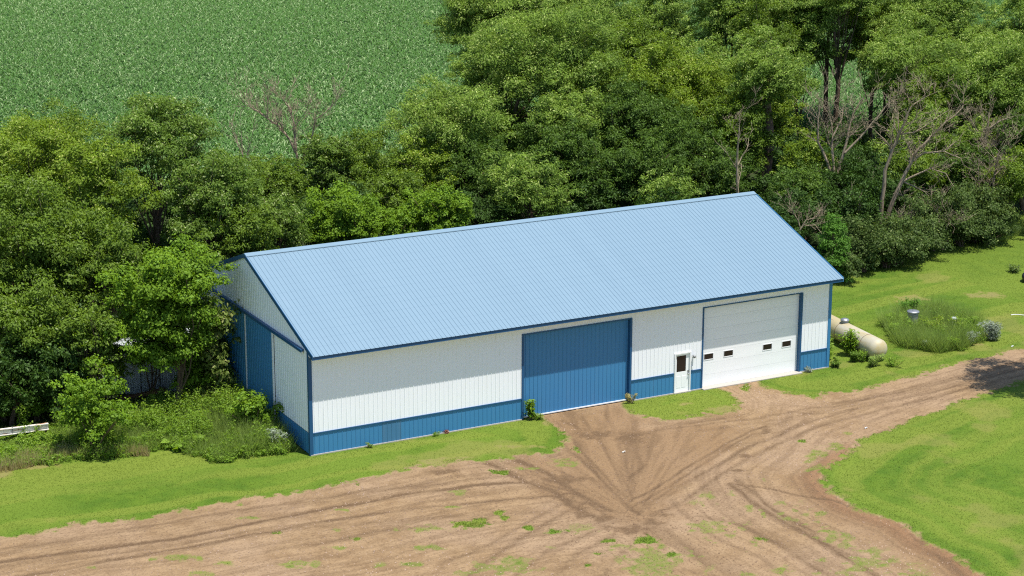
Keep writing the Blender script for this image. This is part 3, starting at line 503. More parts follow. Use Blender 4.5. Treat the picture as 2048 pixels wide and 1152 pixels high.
GX0, GX1, GY0, GY1, GS = -27.0, 47.0, -38.0, 16.0, .1
xs = np.linspace(GX0, GX1, int((GX1-GX0)/GS)+1); ys = np.linspace(GY0, GY1, int((GY1-GY0)/GS)+1)
X, Y = np.meshgrid(xs, ys); X = X.ravel(); Y = Y.ravel()
A, Z, DM, GR, TL = ground_fields(X, Y)
e = np.minimum.reduce([X-GX0, GX1-X, Y-GY0, GY1-Y]); fade = sstep(0, 2.0, e)
Z = Z*fade
inside = (X > -.5) & (X < 29.8) & (Y > -.15); Z = np.where(inside, -.02, Z)
wallfade = sstep(.1, 1.2, np.maximum(np.maximum(-Y, X-29.4), -X)); Z = np.where(Z > 0, Z*np.where(Y > -2, wallfade, 1), Z)
nx, ny = len(xs), len(ys)
ii, jj = np.meshgrid(np.arange(nx-1), np.arange(ny-1)); k0 = (jj*nx+ii).ravel()
Q = np.stack([k0, k0+1, k0+1+nx, k0+nx], 1)
isd = (DM[Q].mean(1) > .5)
VV = np.stack([X, Y, Z], 1)
def sub(name, mask, extra=None):
    F = Q[mask]; u, inv = np.unique(F, return_inverse=True); F2 = inv.reshape(F.shape); V = VV[u]
    at = {k: a[u] for k, a in A.items()}
    if extra is not None:
        V = np.vstack([V, extra[0]]); F2 = np.vstack([F2, extra[1]+len(u)]); n = len(extra[0])
        at = {k: np.concatenate([a, np.full(n, .5 if k == 'mow' else 0.)]) for k, a in at.items()}
    return mesh_np(name, V, F2, M['ground'], attrs=at, smooth=True)
B = 3000.0
ev = np.array([(GX0,GY0,0),(GX1,GY0,0),(GX1,GY1,0),(GX0,GY1,0),(-B,-B,0),(B,-B,0),(B,B,0),(-B,B,0)], float)
ef = np.array([(4,5,1,0),(5,6,2,1),(6,7,3,2),(7,4,0,3)])
tag(sub('ground', ~isd, (ev, ef)), kind='structure')
tag(sub('dirt_yard', isd), kind='structure')
def gz(x, y):
    i = np.clip(((x-GX0)/GS), 0, nx-1).astype(int); j = np.clip(((y-GY0)/GS), 0, ny-1).astype(int); return Z[j*nx+i]*((x > GX0) & (x < GX1) & (y > GY0) & (y < GY1))

# floor of the wood and soil of the field
def floor_mat(name, a, b, c):
    m, t, p = mat(name); n1 = noise(t, .5, 4); n2 = noise(t, 5, 6, .7)
    k = mixc(t, ramp(t, n1, .35, .65), a, b); k = mixc(t, ramp(t, n2, .5, .7), k, c)
    t.links.new(k, p.inputs['Base Color']); p.inputs['Roughness'].default_value = 1.0; p.inputs['Specular IOR Level'].default_value = .05; bump(t, p, n2, .8, .1)
    return m
def sheet(name, P, z, m):
    b = MB(); b.quad(*[(x, y, z) for x, y in P]); return b.build(name, m)
ff = [(-60, 11), (-14, 9.5), (-9, 5.5), (-6, 6.5), (-1.0, 6), (-1.0, 17), (30.5, 17), (31, 16.5), (36, 16), (41, 15.2), (46, 16.0), (50, 17.2), (56, 19.5), (62, 22), (90, 36), (200, 60), (200, 120), (-60, 120)]
o = sheet('forest_floor', [p for p in ff if p[1] < 60][:15] + [(90, 49.8), (-60, 49.8)], .045, floor_mat('leaf_litter', (.035, .06, .018), (.045, .055, .022), (.02, .035, .012)))
tag(o, kind='structure')
o = sheet('field_soil', [(-400, 50), (600, 50), (600, 700), (-400, 700)], .03, floor_mat('field_soil', (.04, .07, .02), (.05, .06, .03), (.025, .05, .015)))
tag(o, kind='structure')

# ---------------------------------------------------------------- barn
L, WD, SL = 29.234, 15.293, .346
ZR = 7.816; OE = .651; OL = .05; ORR = .232; ZW = 1.062
RH = .017; PITCHR = .2286
def panel(b, O, U, V, N, x0, x1, zb, zt, ph=0., h=RH, brk=()):
    """ribbed steel sheet: zb, zt functions of the distance along U"""
    O = Vector(O); U = Vector(U); V = Vector(V); N = Vector(N)
    pts = [(x0, 0.)]
    k = math.ceil((x0-ph-.05)/PITCHR)
    while ph+k*PITCHR < x1+.05:
        c = ph+k*PITCHR
        for d, hh in ((-.024, 0), (-.010, h), (.010, h), (.024, 0)):
            if x0 < c+d < x1: pts.append((c+d, hh))
        c += PITCHR/2      # low stiffener halfway
        for d, hh in ((-.03, 0), (0, h*.14), (.03, 0)):
            if x0 < c+d < x1: pts.append((c+d, hh))
        k += 1
    pts.append((x1, 0.)); 
    for q in brk:
        if x0 < q < x1: pts.append((q, 0.))
    pts.sort()
    for (a, ha), (c, hc) in zip(pts[:-1], pts[1:]):
        if c-a < 1e-5: continue
        p = lambda x, z, hh: O + U*x + V*z + N*hh
        if zt(a)-zb(a) < 1e-4 and zt(c)-zb(c) < 1e-4: continue
        b.quad(p(a, zb(a), ha), p(c, zb(c), hc), p(c, zt(c), hc), p(a, zt(a), ha))

barn = empty('pole_barn', (0, 0, 0))
tag(barn, 'long blue and white steel pole barn with light blue metal roof', 'barn')
D1, D2, DH = 11.08, 17.075, 4.257
G1, G2, GH = 21.361, 27.346, 4.247
A1, A2, AH = 19.688, 20.656, 2.09
ZT = ZR - SL*(WD/2) - .06   # wall top under the roof sheet
cst = lambda z: (lambda x: z)
b = MB()
for x0, x1, z0 in ((.13, D1, ZW), (D1, D2, DH), (D2, A1, ZW), (A1, A2, AH), (A2, G1, ZW), (G1, G2, GH), (G2, L-.13, ZW)):
    panel(b, (0,0,0), (1,0,0), (0,0,1), (0,-1,0), x0, x1, cst(z0), cst(ZT))
b.build('front_siding', M['white'], barn)
for x0, x1 in ((.13, 3.62), (4.60, D1), (D2, A1), (A2, G1), (G2, L-.13)):
    b = MB(); panel(b, (0,0,0), (1,0,0), (0,0,1), (0,-1,0), x0, x1, cst(.03), cst(ZW-.02)); b.build('front_wainscot', M['blue'], barn)
b = MB(); panel(b, (0,-.006,0), (1,0,0), (0,0,1), (0,-1,0), 3.62, 4.60, cst(.03), cst(ZW-.02)); o = b.build('wainscot_patch', M['faded'], barn); o['label'] = 'faded grey-blue sheet in the wainscot'
# transition trim over the wainscot, base trim
for x0, x1 in ((.13, D1-.06), (D2+.06, A1-.03), (A2+.03, G1-.05), (G2+.05, L-.13)):
    b = MB(); b.box((x0, -.045, ZW-.03), (x1, -.001, ZW+.015)); b.build('wainscot_trim', M['bluetrim'], barn)
for x0, x1 in ((0, D1), (D2, A1), (A2, G1), (G2, L)):
    b = MB(); b.box((x0, -.05, -.15), (x1, .05, .03)); b.build('base_trim', M['concrete'], barn)
# end walls
gt = lambda y: ZR - .06 - SL*abs(y-WD/2) - .02
TRK = 4.90
b = MB(); panel(b, (0,0,0), (0,1,0), (0,0,1), (-1,0,0), .13, WD-.13, cst(ZW), gt, brk=(WD/2,)); o = b.build('left_gable_siding', M['white'], barn)
b = MB(); panel(b, (0,0,0), (0,1,0), (0,0,1), (-1,0,0), .13, 4.05, cst(.03), cst(ZW-.02)); b.build('left_gable_wainscot', M['blue'], barn); b = MB(); panel(b, (0,0,0), (0,1,0), (0,0,1), (-1,0,0), 11.3, WD-.13, cst(.03), cst(ZW-.02)); b.build('left_gable_wainscot', M['blue'], barn)
b = MB(); panel(b, (L,0,0), (0,1,0), (0,0,1), (1,0,0), .13, WD-.13, cst(ZW), gt, brk=(WD/2,)); b.build('right_gable_siding', M['white'], barn)
b = MB(); panel(b, (L,0,0), (0,1,0), (0,0,1), (1,0,0), .13, WD-.13, cst(.03), cst(ZW-.02)); b.build('right_gable_wainscot', M['blue'], barn)
b = MB(); panel(b, (0,WD,0), (1,0,0), (0,0,1), (0,1,0), .13, L-.13, cst(ZW), cst(ZT)); b.build('back_siding', M['white'], barn)
b = MB(); panel(b, (0,WD,0), (1,0,0), (0,0,1), (0,1,0), .13, L-.13, cst(.03), cst(ZW-.02)); b.build('back_wainscot', M['blue'], barn)
for cx, cy in ((0, 0), (L, 0), (0, WD), (L, WD)):
    b = MB(); sx = 1 if cx == 0 else -1; sy = 1 if cy == 0 else -1
    xa, xb = sorted((cx-sx*.035, cx+sx*.135)); ya, yb = sorted((cy-sy*.035, cy+sy*.135))
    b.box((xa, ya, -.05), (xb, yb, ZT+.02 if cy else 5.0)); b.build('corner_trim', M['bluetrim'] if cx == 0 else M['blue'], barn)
# roof: two ribbed slopes with thickness
RX0, RX1 = -OL, L+ORR
n = Vector((0, -SL, 1)).normalized(); d = Vector((0, 1, SL)).normalized(); run = (WD/2+OE)/d.y
ze = ZR - SL*(WD/2+OE)
b = MB(); panel(b, (0, -OE, ze), (1,0,0), d, n, RX0, RX1, cst(-.04), cst(run), ph=.05, h=.021)
b.build('roof_front_slope', M['roof'], barn)
n2 = Vector((0, SL, 1)).normalized(); d2 = Vector((0, -1, SL)).normalized()
b = MB(); panel(b, (0, WD+OE, ze), (1,0,0), d2, n2, RX0, RX1, cst(-.04), cst(run), ph=.05, h=.021)
b.build('roof_back_slope', M['roof'], barn)
b = MB()   # ridge cap
for s in (-1, 1):
    b.quad((RX0-.01, WD/2, ZR+.055), (RX1+.01, WD/2, ZR+.055), (RX1+.01, WD/2+s*.27, ZR+.055-SL*.27), (RX0-.01, WD/2+s*.27, ZR+.055-SL*.27))
    b.quad((RX0-.01, WD/2+s*.27, ZR+.055-SL*.27), (RX1+.01, WD/2+s*.27, ZR+.055-SL*.27), (RX1+.01, WD/2+s*.275, ZR+.028-SL*.27), (RX0-.01, WD/2+s*.275, ZR+.028-SL*.27))
b.build('ridge_cap', M['roof'], barn)
b = MB()   # eave fascia
b.box((RX0, -OE, ze-.185), (RX1, -OE+.03, ze-.006)); b.build('eave_fascia', M['bluetrim'], barn)
b = MB(); b.box((RX0, WD+OE-.03, ze-.185), (RX1, WD+OE, ze-.006)); b.build('eave_fascia', M['bluetrim'], barn)
b = MB(); b.box((RX0+.03, -OE+.03, ze-.17), (RX1-.03, -.03, ze-.15)); b.build('soffit', M['trimwhite'], barn)
b = MB(); b.box((RX0+.03, WD+.03, ze-.17), (RX1-.03, WD+OE-.03, ze-.15)); b.build('soffit', M['trimwhite'], barn)
# rake boards
for x, w in ((RX0-.03, 'l'), (RX1, 'r')):
    for s in (-1, 1):
        b = MB(); y0 = WD/2 + s*(WD/2+OE); z0 = ze; y1 = WD/2; z1 = ZR
        for q in (0, 1):
            pass
        P = [(y0, z0-.185), (y0, z0+.035), (y1, z1+.035), (y1, z1-.17)]
        if s > 0: P = P[::-1]
        a_, c_ = (x, x+.03)
        k = len(b.v); b.v += [(a_, y, z) for y, z in P] + [(c_, y, z) for y, z in P]
        for f_ in ((0,1,2,3), (7,6,5,4), (0,4,5,1), (1,5,6,2), (2,6,7,3), (3,7,4,0)): b.f.append(tuple(k+i for i in f_)); b.sm.append(False)
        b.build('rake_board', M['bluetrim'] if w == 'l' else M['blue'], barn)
# white closing triangle of the eave return on the left gable
b = MB(); b.quad((-.012, -OE+.03, ze-.15), (-.012, -.03, ze-.15), (-.012, -.03, ze+SL*(OE-.03)-.15), (-.012, -OE+.03, ze-.12)); b.build('eave_return', M['trimwhite'], barn)
# blue front door, set back in its opening
sd_ = empty('sliding_door', (0, 0, 0)); sd_.parent = barn
b = MB(); panel(b, (0, .15, 0), (1,0,0), (0,0,1), (0,-1,0), D1+.02, D2-.02, cst(.07), cst(DH+.05), ph=.1); b.build('door_sheet', M['blue'], sd_)
b = MB(); b.box((D1+.02, .10, .03), (D2-.02, .145, .085)); b.build('bottom_rail', M['trimwhite'], sd_)
for nm, a_, c_ in (('door_jamb', (D1-.07, -.05, .0), (D1+.02, .16, DH+.06)), ('door_jamb', (D2-.04, -.085, .0), (D2+.07, .16, DH+.06)), ('door_head', (D1+.02, -.05, DH-.0), (D2-.04, .16, DH+.06))):
    b = MB(); b.box(a_, c_); b.build(nm, M['bluetrim'], barn)
b = MB(); b.box((D1-.1, .17, -.1), (D2+.1, .19, DH+.2)); b.build('door_backing', M['darkin'], barn)
# overhead door
od = empty('overhead_door', (0, 0, 0)); od.parent = barn
hs = (GH-.05)/7
WC = [(21.84, 1.63), (23.04, 1.63), (25.44, 1.63), (26.63, 1.63)]
for k in range(7):
    b = MB(); z0 = .05+k*hs; z1 = z0+hs-.005
    if z0 < 1.63 < z1: 
        # section with four lights: build round the openings
        ws, wh = .27, .145; xs_ = [G1+.02] + sum([[c-ws, c+ws] for c, _ in WC], []) + [G2-.02]
        zc = (z0+z1)/2+.05
        for q in range(0, len(xs_), 2): b.box((xs_[q], .16, z0), (xs_[q+1], .20, z1))
        for q in range(1, len(xs_)-1, 2): b.box((xs_[q], .16, z0), (xs_[q+1], .20, zc-wh)); b.box((xs_[q], .16, zc+wh), (xs_[q+1], .20, z1))
        zwin = zc
    else:
        b.box((G1+.02, .16, z0), (G2-.02, .20, z1))
    b.build('door_section', M['white2'], od)
for c, _ in WC:
    b = MB(); ws, wh, t_ = .27, .145, .03
    for a_, c_ in (((c-ws-t_, .145, zwin-wh-t_), (c+ws+t_, .159, zwin-wh)), ((c-ws-t_, .145, zwin+wh), (c+ws+t_, .159, zwin+wh+t_)), ((c-ws-t_, .145, zwin-wh), (c-ws, .159, zwin+wh)), ((c+ws, .145, zwin-wh), (c+ws+t_, .159, zwin+wh))): b.box(a_, c_)
    w_ = b.build('door_window', M['trimwhite'], od)
    b2 = MB(); b2.box((c-ws, .172, zwin-wh), (c+ws, .178, zwin+wh)); b2.build('window_pane', M['glass'], od)
for nm, a_, c_ in (('door_jamb', (G1-.05, -.045, .0), (G1+.02, .21, GH+.05)), ('door_jamb', (G2-.03, -.08, .0), (G2+.06, .21, GH+.05)), ('door_head', (G1+.02, -.045, GH), (G2-.03, .21, GH+.05))):
    b = MB(); b.box(a_, c_); b.build(nm, M['bluetrim'], barn)
b = MB(); b.box((G1-.05, -.30, -.1), (G2+.05, .25, .045)); b.build('door_sill', M['concrete'], barn)
b = MB(); b.box((G1-.1, .22, -.1), (G2+.1, .24, GH+.2)); b.build('door_backing', M['darkin'], barn)
# entry door
ed = empty('entry_door', (0, 0, 0)); ed.parent = barn
b = MB()
for a_, c_ in (((A1, -.055, .03), (A1+.07, .05, AH)), ((A2-.07, -.055, .03), (A2, .05, AH)), ((A1+.07, -.055, AH-.07), (A2-.07, .05, AH))): b.box(a_, c_)
b.build('door_frame', M['trimwhite'], ed)
gx0, gx1, gz0, gz1 = 19.85, 20.40, 1.08, 1.92
b = MB(); b.box((A1+.07, .02, .04), (gx0, .06, AH-.07)); b.box((gx1, .02, .04), (A2-.07, .06, AH-.07)); b.box((gx0, .02, .04), (gx1, .06, gz0)); b.box((gx0, .02, gz1), (gx1, .06, AH-.07))
for qx in (19.86, 20.17): b.box((qx, .012, .25), (qx+.22, .019, .85))
b.build('door_leaf', M['white2'], ed)
b = MB(); b.box((gx0, .035, gz0), (gx1, .045, gz1)); b.build('door_glass', M['glass'], ed)
b = MB(); b.lathe([(.028, 0), (.028, .02), (.012, .022), (.012, .05), (.03, .055), (.034, .075), (.02, .09)], (20.53, .02, .93), (0, -1, 0), 12); b.box((20.50, .005, .98), (20.56, .019, 1.12)); b.build('door_handle', M['galv'], ed)
b = MB(); b.box((A1-.01, -.12, -.08), (A2+.01, .06, .038)); b.build('door_sill', M['concrete'], barn)
b = MB(); b.box((A1-.1, .08, -.1), (A2+.1, .1, AH+.2)); b.build('door_backing', M['darkin'], barn)
# wall lamp beside the entry door
b = MB(); b.lathe([(.05, 0), (.05, .03), (.03, .04), (.03, .09)], (20.80, -.03, 1.84), (0, -1, 0), 12); b.lathe([(.03, 0), (.07, .03), (.075, .10), (.05, .14), (.02, .15)], (20.80, -.13, 1.74), (0, 0, 1), 12); b.build('wall_lamp', M['dullmetal'], barn)
b = MB(); b.beam((20.74, -.045, 1.72), (20.74, -.045, 1.30), .025, .02, (0, 1, 0)); b.box((20.70, -.07, 1.18), (20.79, -.03, 1.30)); b.build('electrical_box', M['trimwhite'], barn)
# gable end sliding doors hung from a track
for y0, y1 in ((4.16, 7.62), (7.70, 11.2)):
    dr = empty('sliding_door', (0, 0, 0)); dr.parent = barn
    b = MB(); panel(b, (-.10, 0, 0), (0,1,0), (0,0,1), (-1,0,0), y0, y1, cst(.08), cst(TRK-.03), ph=.03); b.build('door_sheet', M['blue'], dr)
    b = MB(); b.box((-.14, y0-.05, .05), (-.06, y0+.02, TRK-.03)); b.build('edge_trim', M['trimwhite'], dr)
    b = MB(); b.box((-.135, y0+.02, .05), (-.105, y1, .13)); b.build('bottom_rail', M['bluetrim'], dr)
b = MB(); b.box((-.15, .46, TRK), (-.03, 14.6, TRK+.09)); b.box((-.17, .46, TRK-.05), (-.15, 14.6, TRK+.08)); b.build('door_track', M['bluetrim'], barn)
b = MB(); b.box((-.13, .52, TRK-.11), (-.05, 4.1, TRK-.03)); b.build('track_rail', M['trimwhite'], barn)

# ---------------------------------------------------------------- foliage
def unit(a): return a/np.maximum(np.linalg.norm(a, axis=-1, keepdims=True), 1e-9)
def leaf_quads(P, Nn, T, ln, wd, rs):
    """four-cornered leaves: P centre, Nn normal, T long axis"""
    T = unit(T - Nn*(T*Nn).sum(1, keepdims=True)); Bn = np.cross(Nn, T)
    ln = ln[:, None]; wd = wd[:, None]
    dr = Nn*(ln*.12)
    v0 = P - T*ln*.5; v1 = P + Bn*wd*.5 + dr; v2 = P + T*ln*.5 - dr; v3 = P - Bn*wd*.5 + dr
    V = np.stack([v0, v1, v2, v3], 1).reshape(-1, 3); F = np.arange(len(P)*4).reshape(-1, 4)
    return V, F, np.repeat(rs.random(len(P)), 4)

def crown_leaves(rs, cl, rc, n_leaf, size, aspect, wind=0., droop=.0, flat=1.0):
    """leaves spread through the clumps cl (k,3) with radii rc"""
    w = rc**2; idx = rs.choice(len(cl), n_leaf, p=w/w.sum())
    d = unit(rs.normal(size=(n_leaf, 3))); d[:, 2] = np.where(d[:, 2] < -.25, -d[:, 2]*.6, d[:, 2])
    rad = rs.uniform(.35, 1.0, n_leaf)**.6
    # ragged clump surface
    rad *= 1 + .28*np.sin(d[:, 0]*7+idx*1.7)*np.cos(d[:, 1]*6+idx) + .18*rs.normal(size=n_leaf)
    P = cl[idx] + d*(rad*rc[idx])[:, None]*np.array([1, 1, flat])
    sweep = (P[:, 0]-cl[idx, 0])*(1+.55*wind); P[:, 0] = cl[idx, 0]+sweep; P[:, 2] += wind*.5*sweep
    Nn = unit(d*.95 + np.array([.1, -.30, .42]) + rs.normal(size=(n_leaf, 3))*.38)
    cd = unit(rs.normal(size=(len(cl), 3))*.5 + np.array([wind*1.1, -wind*.2, .15*wind-droop]))
    T = unit(cd[idx]*(.4+1.3*wind) + d*np.array([1, 1, .3]) + rs.normal(size=(n_leaf, 3))*.5 + np.array([wind, -wind*.3, .35-droop]))
    s = size*rs.uniform(.6, 1.35, n_leaf)
    ck = rs.random(len(cl))
    k_ = .45*ck[idx] + .55*np.clip((rad-.55)/.5, 0, 1)  # inner leaves darker, outer lighter: leaf age plus clump shade and highlights in colour
    return (*leaf_quads(P, Nn, T, s, s*aspect, rs), np.repeat(k_, 4))

SP = { # size, aspect, clump radius factor, density, wind, droop
 'bx': (.15, .5, .15, 1.0, .1, .1), 'fl': (.16, .45, .13, .9, .1, .2), 'mp': (.14, .6, .15, 1.1, .0, .1),
 'ew': (.19, .32, .125, 1.05, .3, .12), 'ds': (.16, .45, .135, .95, .2, .4), 'dk': (.155, .48, .13, .95, .2, .25), 'bu': (.17, .5, .24, 1.1, 0, .1),
 'hd': (.15, .55, .24, 1.15, 0, .1), 'ce': (.17, .3, .22, 1.6, 0, -.4), 'vi': (.2, .6, .3, 1.0, 0, .4)}
def make_tree(nm, sp, x, y, h, zb, R, lab, seed, group, trunk=None, dens=1.0, lean=(0, 0), lm=None):
    rs = np.random.default_rng(seed); size, asp, cf, de, wind, droop = SP[sp]
    root = empty(nm, (x, y, 0)); tag(root, lab, {'elm_tree': 'tree', 'box_elder': 'tree', 'willow_tree': 'tree', 'juniper': 'juniper', 'shrub': 'bush', 'vine_bush': 'bush'}.get(nm, 'bush'), group)
    shrubby = sp in ('bu', 'hd', 'ce', 'vi') or h < 4.2
    if shrubby and nm != 'elm_tree' and 'hanging' not in lab: zb = 0.0
    if nm == 'box_elder': zb = min(zb, 1.1)
    if trunk is None and sp not in ('ce', 'vi') and 'over the gap where' not in lab and not ('back row' in lab and zb > 8) and 'visible trunk' not in lab and 'flat-topped' not in lab: zb = min(zb, .28*h)
    H = h-zb; c = np.array([lean[0], lean[1], (h+zb)/2])
    rc0 = cf*R*(1.15 if shrubby else 1.0); rc0 = min(max(rc0, .30), .8)
    nclump = int(np.clip((.46 if nm == 'box_elder' else .34)*(R*R*H)/(rc0**3), 50, 480))
    # boughs: a dozen or more big masses with gaps between them, each made of small leaf clumps
    nb = int(np.clip(9+R*2.6+H*.9, 10, 30)) if not shrubby else int(6+R*3)
    d = unit(rs.normal(size=(nb*6, 3))); d = d[d[:, 2] > (-.95 if shrubby or nm == 'box_elder' else -.62)]
    keep_ = [d[0]]
    for q_ in d[1:]:
        if len(keep_) >= nb: break
        if max(float(np.dot(q_, k_)) for k_ in keep_) < math.cos(2.1/math.sqrt(nb)+.08): keep_.append(q_)
    bd = np.array(keep_); nb = len(bd); ph = rs.random(3)*6.3; az = np.arctan2(bd[:, 1], bd[:, 0])
    lob = 1+.14*np.sin(2*az+ph[0])+.10*np.sin(3*az+ph[1]) + rs.uniform(-.16, .10, nb)
    br = R*rs.uniform(.26, .46, nb)
    bc = c + bd*(lob*rs.uniform(.80, 1.0, nb))[:, None]*np.array([R, R, max(H/2, .4)])*.70
    bc = np.vstack([bc, c+rs.normal(size=(3, 3))*R*.15]); br = np.append(br, [R*.42]*3)
    tz = np.clip((bc[:, 2]-zb)/H, 0, 1); bc[:, :2] *= ((.92 if shrubby or nm == 'box_elder' else .70)+(.08 if shrubby or nm == 'box_elder' else .30)*sstep(0, .5, tz))[:, None]
    w_ = br**2; bi = rs.choice(len(bc), nclump, p=w_/w_.sum()); d = unit(rs.normal(size=(nclump, 3))); d[:, 2] = np.where(d[:, 2] < -.3, -d[:, 2], d[:, 2])
    cl = bc[bi] + d*(br[bi]*rs.uniform(.45, 1.0, nclump))[:, None]*np.array([1, 1, 1.0])
    sp_ = rs.random(nclump) < .22; cl[sp_] += d[sp_]*rc0*1.35 + np.array([0, 0, .25])           # loose sprigs
    if sp == 'ce':
        tt = rs.random(nclump)**.8; rr = (R-.25)*(1-tt)**.55*rs.uniform(.2, 1, nclump)**.5; a_ = rs.random(nclump)*6.3
        cl = np.stack([rr*np.cos(a_), rr*np.sin(a_), zb+.2+(H-.3)*tt], 1); rc0 = .36
    if sp == 'vi':
        cl = np.stack([rs.normal(size=nclump)*R*.45, rs.normal(size=nclump)*R*.45, zb+H*rs.random(nclump)], 1); rc0 = .5
    if wind > .5: cl[:, 0] += .10*(cl[:, 2]-zb)
    rc = rc0*rs.uniform(.5, 1.4, nclump)
    cl[:, 2] = np.maximum(cl[:, 2], rc*.5+.05)
    area = (4*math.pi*rc**2).sum()
    if nm == 'box_elder': dens *= 1.5
    nl = int(np.clip(area*.82/(size*size*asp*.5)*de*dens*.32, 3000, 110000))
    V, F, v, kk = crown_leaves(rs, cl, rc, nl, size, asp, wind, droop)
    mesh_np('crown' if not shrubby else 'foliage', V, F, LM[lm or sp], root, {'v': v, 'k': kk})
    # trunk and limbs
    b = MB(); rnd = random.Random(seed)
    if shrubby:
        for k in range(6):
            t_ = cl[rnd.randrange(nclump)]; b.tube([(rnd.uniform(-.15, .15), rnd.uniform(-.15, .15), -.05), (t_[0]*.4, t_[1]*.4, t_[2]*.5), tuple(t_)], [.05, .035, .012], 5)
        b.build('stem', M['bark'], root)
    else:
        r0 = (.035*h*.62+.03)*(.62 if 'gap' in lab or 'back row' in lab else 1)
        top = Vector((lean[0]+rnd.uniform(-.4, .4), lean[1], zb+H*.62)); lim = []
        if trunk is None:
            mid = Vector((lean[0]*.4+rnd.uniform(-.3, .3), rnd.uniform(-.3, .3), max(zb*.6, 1.0)))
            path = [Vector((0, 0, -.1)), Vector((0, 0, .3)), mid, (mid+top)/2+Vector((rnd.uniform(-.3, .3), 0, 0)), top]
            b.tube(path, [r0*1.3, r0, r0*.8, r0*.55, r0*.2], 8); lim = [(mid, r0*.5), ((mid+top)/2, r0*.4), (top, r0*.2), ((mid*1.5+top*.5)/2, r0*.45)]
        else:
            for pl, ra in trunk:
                P_ = [Vector(q) for q in pl]; b.tube(P_, [r_ for r_ in np.linspace(ra[0], ra[1], len(P_))], 8); lim.append((P_[-1], ra[1]*.8)); lim.append((P_[-2], ra[1]))
        for k in range(int(min(10+nclump*.08, 30))):
            s_, r_ = lim[rnd.randrange(len(lim))]; t_ = Vector(cl[rnd.randrange(nclump)])
            if t_.z < s_.z-.5 and rnd.random() < .6: continue
            m_ = s_.lerp(t_, .55)+Vector((rnd.uniform(-.5, .5), rnd.uniform(-.5, .5), rnd.uniform(0, .6)))
            b.tube([s_, s_.lerp(m_, .5)+Vector((rnd.uniform(-.2, .2), rnd.uniform(-.2, .2), -.15)), m_, t_], [r_*.5, r_*.33, r_*.2, .015], 5)
        b.build('trunk', M['bark'], root)
    return root

CR = Vector((math.cos(YAW), -math.sin(YAW), 0))    # direction in which the traced limbs spread
def cr(a, z, dep=0.): return (CR.x*a + CR.y*-dep*0, CR.y*a + dep, z)
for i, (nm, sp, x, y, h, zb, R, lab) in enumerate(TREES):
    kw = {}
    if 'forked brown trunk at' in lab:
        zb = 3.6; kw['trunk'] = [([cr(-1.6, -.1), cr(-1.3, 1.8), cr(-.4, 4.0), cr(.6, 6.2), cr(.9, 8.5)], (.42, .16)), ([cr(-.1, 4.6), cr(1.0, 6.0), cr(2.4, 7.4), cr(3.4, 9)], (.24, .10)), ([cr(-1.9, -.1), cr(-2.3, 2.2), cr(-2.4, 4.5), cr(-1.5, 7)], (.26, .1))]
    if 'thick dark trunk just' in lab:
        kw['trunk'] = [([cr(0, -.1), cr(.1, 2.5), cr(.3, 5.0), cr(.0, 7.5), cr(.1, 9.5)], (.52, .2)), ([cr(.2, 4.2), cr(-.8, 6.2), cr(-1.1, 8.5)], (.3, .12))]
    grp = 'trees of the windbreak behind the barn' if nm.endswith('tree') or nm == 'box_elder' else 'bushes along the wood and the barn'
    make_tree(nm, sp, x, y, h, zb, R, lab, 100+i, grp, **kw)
# understory between the trunks, leaf colour darkened for shade: a few kinds, copied
protos = []
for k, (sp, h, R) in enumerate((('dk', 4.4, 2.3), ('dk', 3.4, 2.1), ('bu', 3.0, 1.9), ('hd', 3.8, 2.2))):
    protos.append(make_tree('understory_bush', sp, 0, 0, h, .15, R, 'leafy bush, its leaves coloured dark for shade, between the windbreak trees', 300+k, 'understory bushes of the windbreak', dens=.9, lm='us'))
rnd = random.Random(21); spots = []
for x0, y0, x1, y1, n_ in UNDER:
    for k in range(n_):
        t = (k+.5)/n_; spots.append((x0+(x1-x0)*t+rnd.uniform(-1, 1), y0+(y1-y0)*t+rnd.uniform(-1.2, 1.2)))
for k, (x, y) in enumerate(spots):
    p = protos[k % 4]
    if k < 4: r = p
    else:
        r = p.copy(); COL.objects.link(r)
        for ch in list(p.children):
            c = ch.copy(); COL.objects.link(c); c.parent = r
    r.location = (x, y, 0); r.rotation_euler = (0, 0, rnd.uniform(0, 6.28)); s_ = rnd.uniform(.8, 1.2); r.scale = (s_, s_, s_*rnd.uniform(.85, 1.15))
hp = [make_tree('hedge_bush', 'hd', 0, 0, h, 0, R_, 'dark hedge bush in the dense row between the lawn and the dead trees', 340+k, 'hedge bushes along the lawn', dens=1.0) for k, (h, R_) in enumerate(((2.3, 1.5), (2.9, 1.7), (1.9, 1.4)))]
spots = []
for x0, y0, x1, y1, n_ in HEDGE:
    for k in range(n_):
        t = (k+.5)/n_; spots.append((x0+(x1-x0)*t+rnd.uniform(-.5, .5), y0+(y1-y0)*t+rnd.uniform(-.4, .5)))
for k, (x, y) in enumerate(spots):
    p = hp[k % 3]
    if k < 3: r = p
    else:
        r = p.copy(); COL.objects.link(r)
        for ch in list(p.children):
            c = ch.copy(); COL.objects.link(c); c.parent = r
    r.location = (x, y, 0); r.rotation_euler = (0, 0, rnd.uniform(0, 6.28)); s_ = rnd.uniform(.8, 1.2); r.scale = (s_, s_, s_*rnd.uniform(.85, 1.2))
# a tree beside the drive, outside the picture, whose shadow falls on it
make_tree('elm_tree', 'ew', 38.0, -9.6, 15.0, 9.0, 3.3, 'tree east of the drive whose shadow falls across it', 991, 'trees beside the drive', dens=.8)

